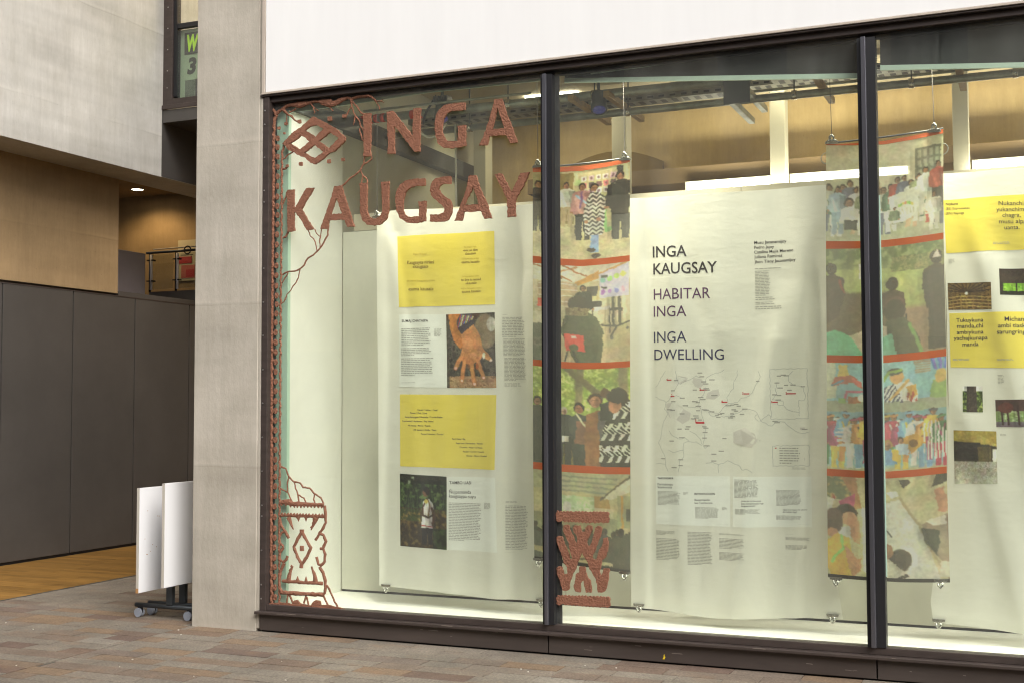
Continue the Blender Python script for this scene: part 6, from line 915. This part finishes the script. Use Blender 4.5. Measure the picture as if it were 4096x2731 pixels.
for b in ('w1', 'w2', 'w3'):
    for i, (kind, q) in enumerate(PANEL[b]):
        if kind == 'yellow': o = MB().grid(patch(b, q, .0012, 50, 36)).obj('yellow_panel', M_YELLOW, BTH[b], True, fix=False)
        elif kind == 'paper': o = MB().grid(patch(b, q, .0012, 36, 26)).obj('text_panel', M_PRINTPAPER, BTH[b], True, fix=False)
        else: o = photo('photograph', b, q, globals()['pic_'+kind[6:]](), BTH[b], M_PRINT)
        PPARTS[b, i] = o
for b, pics in (('p1', (pic_group, pic_talk, pic_forest, pic_audience)), ('p2', (pic_team, pic_meadow, pic_mural, pic_table))):
    t = thing('photo_banner', LABS[b], 'banner', (BAN[b]['L'][0][0], YP, BAN[b]['bot'][0][1]), 'narrow photo banners in the window'); BTH[b] = t
    zs = STR[b]
    for i, f in enumerate(pics):
        up_, lo_ = zs[i][1], (zs[i+1][0] if i < 3 else BAN[b]['bot'])
        img = np.clip(f()*1.16, 0, .85); h, w, _ = img.shape; G_ = []
        ux = np.linspace(0, 1, w); tx = np.interp(ux, np.linspace(0, 1, len(up_)), [p[0] for p in up_]); tz = np.interp(ux, np.linspace(0, 1, len(up_)), [p[1] for p in up_]); bx = np.interp(ux, np.linspace(0, 1, len(lo_)), [p[0] for p in lo_]); bz = np.interp(ux, np.linspace(0, 1, len(lo_)), [p[1] for p in lo_])
        for r in range(h):
            v = r/(h-1); X_ = tx*(1-v)+bx*v; Z_ = tz*(1-v)+bz*v; Y_ = surf(b, X_, Z_); G_.append(list(zip(X_.tolist(), Y_.tolist(), Z_.tolist())))
        o = MB().grid(G_).obj('photograph', M_VOILE, t, True, fix=False); colour(o, img)
    for i, (a, c) in enumerate(zs):
        ux = np.linspace(0, 1, 30); R_ = []
        for q in (a, c):
            X_ = np.interp(ux, np.linspace(0, 1, 5), [p[0] for p in q]); Z_ = np.interp(ux, np.linspace(0, 1, 5), [p[1] for p in q]); R_.append(list(zip(X_.tolist(), (surf(b, X_, Z_)-.0015).tolist(), Z_.tolist())))
        MB().grid(R_).obj('orange_band', M_HEM, t, True, fix=False)
    ux = np.linspace(0, 1, 30); X_ = np.interp(ux, np.linspace(0, 1, 4), [p[0] for p in BAN[b]['bot']]); Z_ = np.interp(ux, np.linspace(0, 1, 4), [p[1] for p in BAN[b]['bot']])
    MB().grid([list(zip(X_.tolist(), (surf(b, X_, Z_)-.002).tolist(), (Z_+.022).tolist())), list(zip(X_.tolist(), (surf(b, X_, Z_)-.002).tolist(), Z_.tolist()))]).obj('bottom_hem', cloth('dark_hem_'+b, (.09, .085, .065), trans=.2), t, True, fix=False)
    MB().tube([(x, float(surf(b, x, z, 0))+.008, z+.004) for x, z in BAN[b]['top']], .006, 6).obj('rod', M_DSTEEL, t, True)

# lettering: glyph outlines laid on the cloth
def glyphs(strings):
    obs = []
    for s_, w in strings:
        c = bpy.data.curves.new('t', 'FONT'); c.body = s_; c.resolution_u = 3; c.offset = .05 if w == 2 else .014 if w else .002; c.fill_mode = 'FRONT'
        o = bpy.data.objects.new('t', c); COL.objects.link(o); obs.append(o)
    dg = bpy.context.evaluated_depsgraph_get(); dg.update(); out = []
    for o in obs:
        me = o.evaluated_get(dg).to_mesh(); bm = bmesh.new(); bm.from_mesh(me)
        out.append(bm); o.evaluated_get(dg).to_mesh_clear()
    for o in obs: c = o.data; bpy.data.objects.remove(o); bpy.data.curves.remove(c)
    return out
def lay(mb, bm, b, x0, z0, x1, z1, d, s_=''):
    xs_ = [v.co.x for v in bm.verts]
    if not xs_: return
    lo, hi = min(xs_), max(xs_); k = (x1-x0)/(hi-lo); ky = k*(1.06 if len(s_) < 9 and s_.isupper() else .98); sl_ = (z1-z0)/(x1-x0)
    if k*(hi-lo) > .1:
        n_ = int((x1-x0)/.03)
        for i in range(1, n_):
            bmesh.ops.bisect_plane(bm, geom=bm.verts[:]+bm.edges[:]+bm.faces[:], plane_co=(lo+(hi-lo)*i/n_, 0, 0), plane_no=(1, 0, 0))
        for i in range(1, 4): bmesh.ops.bisect_plane(bm, geom=bm.verts[:]+bm.edges[:]+bm.faces[:], plane_co=(0, .18*i, 0), plane_no=(0, 1, 0))
    bm.verts.index_update(); n = len(mb.v)
    for v in bm.verts:
        x = x0+(v.co.x-lo)*k; z = z0+v.co.y*ky+(x-x0)*sl_; mb.v.append((x, float(surf(b, x, z, d)), z))
    for f in bm.faces: mb.f.append([n+v.index for v in f.verts][::1])
    bm.free()
bms = glyphs([(q[2], q[7]) for q in T])
acc = {}
for q, bm in zip(T, bms):
    b, pi, s_, x0, z0, x1, z1, w, colr = q
    key = (b, pi, colr, s_ if pi == -1 else '')
    mb = acc.setdefault(key, MB()); lay(mb, bm, b, x0, z0, x1, z1, .0021 if pi >= 0 else .0012, s_)
for (b, pi, colr, s_), mb in acc.items():
    par = PPARTS[b, pi] if pi >= 0 else BTH[b]; nm = 'title_lettering' if pi == -1 else 'lettering'
    o = mb.obj(nm, M_INKS[colr], None, False, fix=False)
    o.parent = par; o.location = -root_loc(par)
# columns of small print: rows of word-length dashes
rt = random.Random(9); cols_ = {}
for b, pi, x0, z0, x1, z1, n in BL:
    mb = cols_.setdefault((b, pi, round(x0, 2), round(z0, 2)), MB()); h = (z0-z1)/max(n, 1)
    for i in range(n):
        z = z0-(i+.5)*h; x = x0; end = x1-(x1-x0)*(rt.uniform(0, .12) if i < n-1 else rt.uniform(.2, .6) if n > 3 else 0)
        while x < end-.004:
            l = min(rt.uniform(.010, .034), end-x); t_ = min(h*.22, .0036); y_ = float(surf(b, x+l/2, z, .0045)); k = len(mb.v)
            mb.v += [(x, float(surf(b, x, z, .0021)), z-t_), (x+l, float(surf(b, x+l, z, .0021)), z-t_), (x+l, float(surf(b, x+l, z, .0021)), z+t_), (x, float(surf(b, x, z, .0021)), z+t_)]; mb.f.append([k, k+1, k+2, k+3]); x += l+.0045
for (b, pi, _, _), mb in cols_.items():
    par = PPARTS[b, pi] if pi >= 0 else BTH[b]; o = mb.obj('small_print', M_BODY, None, False, fix=False); o.parent = par; o.location = -root_loc(par); o['kind'] = 'stuff'
# the map
mb = MB()
for l in MAPL:
    for (x0, z0), (x1, z1) in zip(l, l[1:]):
        L_ = math.hypot(x1-x0, z1-z0); n_ = max(1, int(L_/.012)); p = []
        for j in range(n_+1):
            u = j/n_; wig = .0035 if 0 < j < n_ else 0; p.append((x0+(x1-x0)*u+rt.uniform(-wig, wig), z0+(z1-z0)*u+rt.uniform(-wig, wig)))
        for (a, c), (e, f) in zip(p, p[1:]):
            dx, dz = e-a, f-c; q = math.hypot(dx, dz) or 1; ox, oz = -dz/q*.0014, dx/q*.0014; k = len(mb.v)
            for X_, Z_ in ((a+ox, c+oz), (e+ox, f+oz), (e-ox, f-oz), (a-ox, c-oz)): mb.v.append((X_, float(surf('w2', X_, Z_, .0012)), Z_))
            mb.f.append([k, k+1, k+2, k+3])
mb.obj('map_lines', M_MAPL, BTH['w2'], fix=False)['kind'] = 'stuff'
mb = MB()
for l in MAPG:
    n = len(mb.v); mb.v += [(x, float(surf('w2', x, z, .0009)), z) for x, z in l]; mb.f.append([n+i for i in range(len(l))])
mb.obj('map_patches', M_MAPG, BTH['w2'], fix=False)['kind'] = 'stuff'
for nm, data, m_ in (('place_names', MAPD, M_BODY), ('red_place_names', MAPR, M_INKS['red'])):
    mb = MB()
    for x0, z, x1 in data:
        k = len(mb.v); mb.v += [(X_, float(surf('w2', X_, Z_, .0016)), Z_) for X_, Z_ in ((x0, z-.0035), (x1, z-.0035), (x1, z+.0035), (x0, z+.0035))]; mb.f.append([k, k+1, k+2, k+3])
    mb.obj(nm, m_, BTH['w2'], fix=False)['kind'] = 'stuff'

# clips: sprung steel bulldog clips, and their wires up to the pipe
def clip_parts(t, x, y, z, up):
    s_ = 1 if up else -1
    b = MB()
    b.prism([[(x-.040, z-.007*s_), (x+.040, z-.007*s_), (x+.036, z+.009*s_), (x-.036, z+.009*s_)]], y-.012, y-.004); b.prism([[(x-.040, z-.007*s_), (x+.040, z-.007*s_), (x+.036, z+.009*s_), (x-.036, z+.009*s_)]], y+.004, y+.012)
    b.obj('jaw', M_CHROME, t, bevel=.0015)
    MB().tube([(x-.028, y, z+.012*s_), (x+.028, y, z+.012*s_)], .0075, 10).obj('spring', M_CHROME, t, True)
    MB().tube([(x-.013, y-.01, z+.012*s_), (x-.012, y-.012, z+.034*s_), (x, y-.012, z+.048*s_), (x+.012, y-.012, z+.034*s_), (x+.013, y-.01, z+.012*s_)], .006, 8).obj('handle', M_CHROME, t, True)
    MB().tube([(x-.011, y+.01, z+.012*s_), (x-.010, y+.012, z+.034*s_), (x, y+.012, z+.046*s_), (x+.010, y+.012, z+.034*s_), (x+.011, y+.01, z+.012*s_)], .006, 8).obj('handle', M_CHROME, t, True)
    bm = bmesh.new(); bmesh.ops.create_uvsphere(bm, u_segments=10, v_segments=6, radius=.010); me = bpy.data.meshes.new('eye'); bm.to_mesh(me); bm.free(); me.materials.append(M_CHROME)
    me.polygons.foreach_set('use_smooth', [True]*len(me.polygons))
    e = bpy.data.objects.new('eye', me); COL.objects.link(e); e.parent = t; e.location = Vector((x, y-.006, z+.044*s_))-root_loc(t)
CL = dict(w1=['left bottom corner of the left pane banner'], w1b=['bottom of the white banner beside the first mullion'], p1=['left bottom corner of the first photo banner', 'right bottom corner of the first photo banner'], w2=['left bottom corner of the map banner', 'right bottom corner of the map banner'], p2=['left bottom corner of the second photo banner', 'right bottom corner of the second photo banner'], w3=['bottom corner of the banner at the right frame edge'])
for k, lst in CLIPB.items():
    for (x, z), lab in zip(lst, CL[k]):
        b = k[:2]; y = float(surf(b, x, z+.01)); t = thing('bulldog_clip', 'steel clip hanging from the '+lab, 'clip', (x, y, z), 'bulldog clips on the banners'); clip_parts(t, x, y, z, False)
CT = dict(w1=['top left corner of the left pane banner'], p1=['top left corner of the first photo banner', 'top right corner of the first photo banner'], p2=['top left corner of the second photo banner', 'top right corner of the second photo banner'])
for k, lst in CLIPT.items():
    for (x, z), lab in zip(lst, CT[k]):
        y = float(surf(k, x, z-.01)); t = thing('bulldog_clip', 'steel clip on a wire at the '+lab, 'clip', (x, y, z), 'bulldog clips on the banners'); clip_parts(t, x, y, z, True)
        MB().tube([(x, y, z+.05), (x+.02, .9, 3.6), (x+.03, 1.48, 3.84)] if False else [(x, y, z+.05), (x-.015, y+.02, 3.97)], .0022, 5).obj('wire', M_WIRE, t)
for x, lab in ((4.013, 'left top corner'), (4.695, 'right top corner')):
    z = 3.14; tag(MB().tube([(x+.035*math.cos(a*.42), .262, z+.035*math.sin(a*.42)) for a in range(16)], .003, 6, False).obj('hoop', M_STEEL), 'thin grey hoop at the %s of the second photo banner' % lab, 'hoop', 'hoops on the photo banner')

# W and 3 on the upper sign
gb = glyphs([('W', 2), ('3', 2), ('A', 2)])
for bm, x0, x1, z, yv, m_, nm, par, slant, hgt in ((gb[0], -3.845, -3.675, 5.725, 4.052, M_LIME, 'letter', sg, .02, .205), (gb[1], -3.82, -3.705, 5.46, 4.059, M_INK, 'numeral', sg, .03, .20), (gb[2], -3.635, -3.45, 5.735, 4.052, M_LIME, 'letter', sg, .02, .205)):
    mb = MB(); xs_ = [v.co.x for v in bm.verts]; ys_ = [v.co.y for v in bm.verts]; lo, hi, h0, h1 = min(xs_), max(xs_), min(ys_), max(ys_); bm.verts.index_update()
    for v in bm.verts: t_ = (v.co.y-h0)/(h1-h0); mb.v.append((x0+(v.co.x-lo)/(hi-lo)*(x1-x0)+slant*(t_-.5), yv, z+t_*hgt))
    for f in bm.faces: mb.f.append([v.index for v in f.verts])
    mb.obj(nm, m_, par, fix=False); bm.free()

# ---------------------------------------------------------------- folded tables beside the pillar
def flip_table(lab, xb, zb, zt, yl, xl, chip):
    t = thing('folding_table', lab, 'table', (xl, yl, 0), 'folded flip top tables by the pillar')
    top = box('tabletop', M_TABLE, xb, xb+.022, -.02, 1.25, zb, zt, t, .003); box('edge_band', M_TEDGE, xb-.0005, xb+.0225, -.0235, -.0205, zb, zt, top)
    if chip: box('chipped_corner', M_CHIP, xb-.001, xb+.0228, -.025, -.0236, zb, zb+.035, top)
    if chip:
        hb = MB(); rh = random.Random(4)
        for k in range(9): y_, z_ = rh.uniform(.03, .22), rh.uniform(.45, .85); hb.box(xb+.0222, xb+.0228, y_, y_+.006, z_, z_+.006)
        hb.obj('screw_holes', M_CHIP, top)['kind'] = 'stuff'
    for y in (yl, yl+.85):
        box('leg', M_TLEG, xl, xl+.055, y, y+.04, .105, .62, t, .004)
        MB().tube([(xl-.30, y+.02, .09), (xl+.36, y+.02, .09)], .018, 8).obj('foot', M_TLEG, t, True)
        for dx in (-.265, .20 if yl < .25 else .30):
            c = MB(); c.tube([(xl+dx-.0, y-.004, .034), (xl+dx, y+.012, .034)], .034, 16); c.tube([(xl+dx, y+.026, .034), (xl+dx, y+.042, .034)], .034, 16)
            w = c.obj('caster', M_WHEEL, t, True); w.data.polygons.foreach_set('use_smooth', [False]*len(w.data.polygons))
            MB().tube([(xl+dx, y-.006, .034), (xl+dx, y+.044, .034)], .039, 16).obj('tyre', M_BLACK, w) if False else MB().box(xl+dx-.012, xl+dx+.03, y+.013, y+.025, .03, .078).obj('fork', M_BLACK, w)
    box('tilt_bar', M_BLACK, xb+.03, xb+.06, .36, .41, zb+.16, zt-.06, t, .004)
flip_table('white folded flip top table on casters, farther from the pillar', -1.08, .215, 1.0, .17, -.955, True)
flip_table('white folded flip top table on casters, partly behind the pillar', -.845, .265, 1.04, .29, -.93, False)
# bits of litter on the stones
lt = MB(); rl = random.Random(2)
for i in range(16):
    x, y = rl.uniform(-2.4, 2.8), rl.uniform(-1.8, -.15); r = rl.uniform(.0025, .005); lt.box(x-r, x+r, y-r*.7, y+r*.7, .001, .004+r*.3)
lt.obj('litter', mat('litter_paper', (.72, .68, .6), .8))['kind'] = 'stuff'

# ---------------------------------------------------------------- lamps inside the shop
for i, (x, w) in enumerate(((1.15, 1.9), (3.2, 2.0), (5.3, 2.0), (7.2, 1.6))):
    lamp('track_lamp', 'AREA', (x, .17, 3.955), 9, (1, .96, .86), w, .05, (0, .1, -1), tk, spread=120)
def track_spot(x, aim, e):
    MB().tube([(x, .18, 3.965), (x, .18, 3.9)], [.03, .034], 12).obj('spot_head', M_BLACK, tk, True)
    lamp('track_spot', 'SPOT', (x, .18, 3.88), e, (1, .93, .76), .03, aim=aim, parent=tk, spot=75)
track_spot(.93, (.33, .19, -1), 120); track_spot(2.50, (.42, .20, -1), 165); track_spot(4.66, (.42, .20, -1), 140)
for x in (1.2, 3.4, 5.6):  # added glowing plates and lamps that brighten the back room
    t = thing('room_fill_lamp', 'added flat ceiling lamp lighting the back room, at %s' % {1.2: 'the side wall end', 3.4: 'the middle', 5.6: 'the far end'}[x], 'ceiling light', (x, 2.7, 4.4), 'added ceiling lamps lighting the back room')
    box('plate', M_TUBE, x-.25, x+.25, 2.75, 2.85, 4.395, 4.4195, t); lamp('room_fill', 'AREA', (x, 2.8, 4.385), 9 if x < 2 else 3, (1, .86, .55), .5, .1, parent=t)

# ---------------------------------------------------------------- brick warehouse added across the street to darken reflections in the glass
M_BRICK = bpy.data.materials.new('stock_brick'); t_, N_, L_k = nodes(M_BRICK)
bk = N_.new('ShaderNodeTexBrick'); bk.inputs['Scale'].default_value = 4.4; bk.inputs['Color1'].default_value = (.30, .22, .14, 1); bk.inputs['Color2'].default_value = (.38, .29, .19, 1); bk.inputs['Mortar'].default_value = (.2, .18, .15, 1); bk.inputs['Mortar Size'].default_value = .012
tc_ = N_.new('ShaderNodeTexCoord'); mp_ = N_.new('ShaderNodeMapping'); mp_.inputs['Rotation'].default_value = (math.radians(90), 0, 0); L_k.new(tc_.outputs['Object'], mp_.inputs['Vector']); L_k.new(mp_.outputs[0], bk.inputs['Vector']); L_k.new(bk.outputs['Color'], N_['Principled BSDF'].inputs['Base Color']); N_['Principled BSDF'].inputs['Roughness'].default_value = .85
wh = thing('added_warehouse', 'brown brick warehouse added across the street to darken reflections in the shop glass', 'building', (0, -17, 0))
box('wall', M_BRICK, -30, 34, -19, -17, -.02, 11.5, wh); box('cornice', M_CONCW, -30, 34, -17.15, -16.99, 10.9, 11.3, wh)
wb = MB().box(-.7, .7, -.05, .02, 0, 1.9); wp = wb.mesh('window', M_FRAME); gm = MB().box(-.62, .62, .021, .03, .08, 1.82).mesh('pane', M_BLACK)
for fl in (1.0, 4.4, 7.6):
    for k in range(-7, 9):
        w_ = bpy.data.objects.new('window', wp); COL.objects.link(w_); w_.parent = wh; w_.location = (k*3.4, .02, fl)
        g_ = bpy.data.objects.new('pane', gm); COL.objects.link(g_); g_.parent = w_
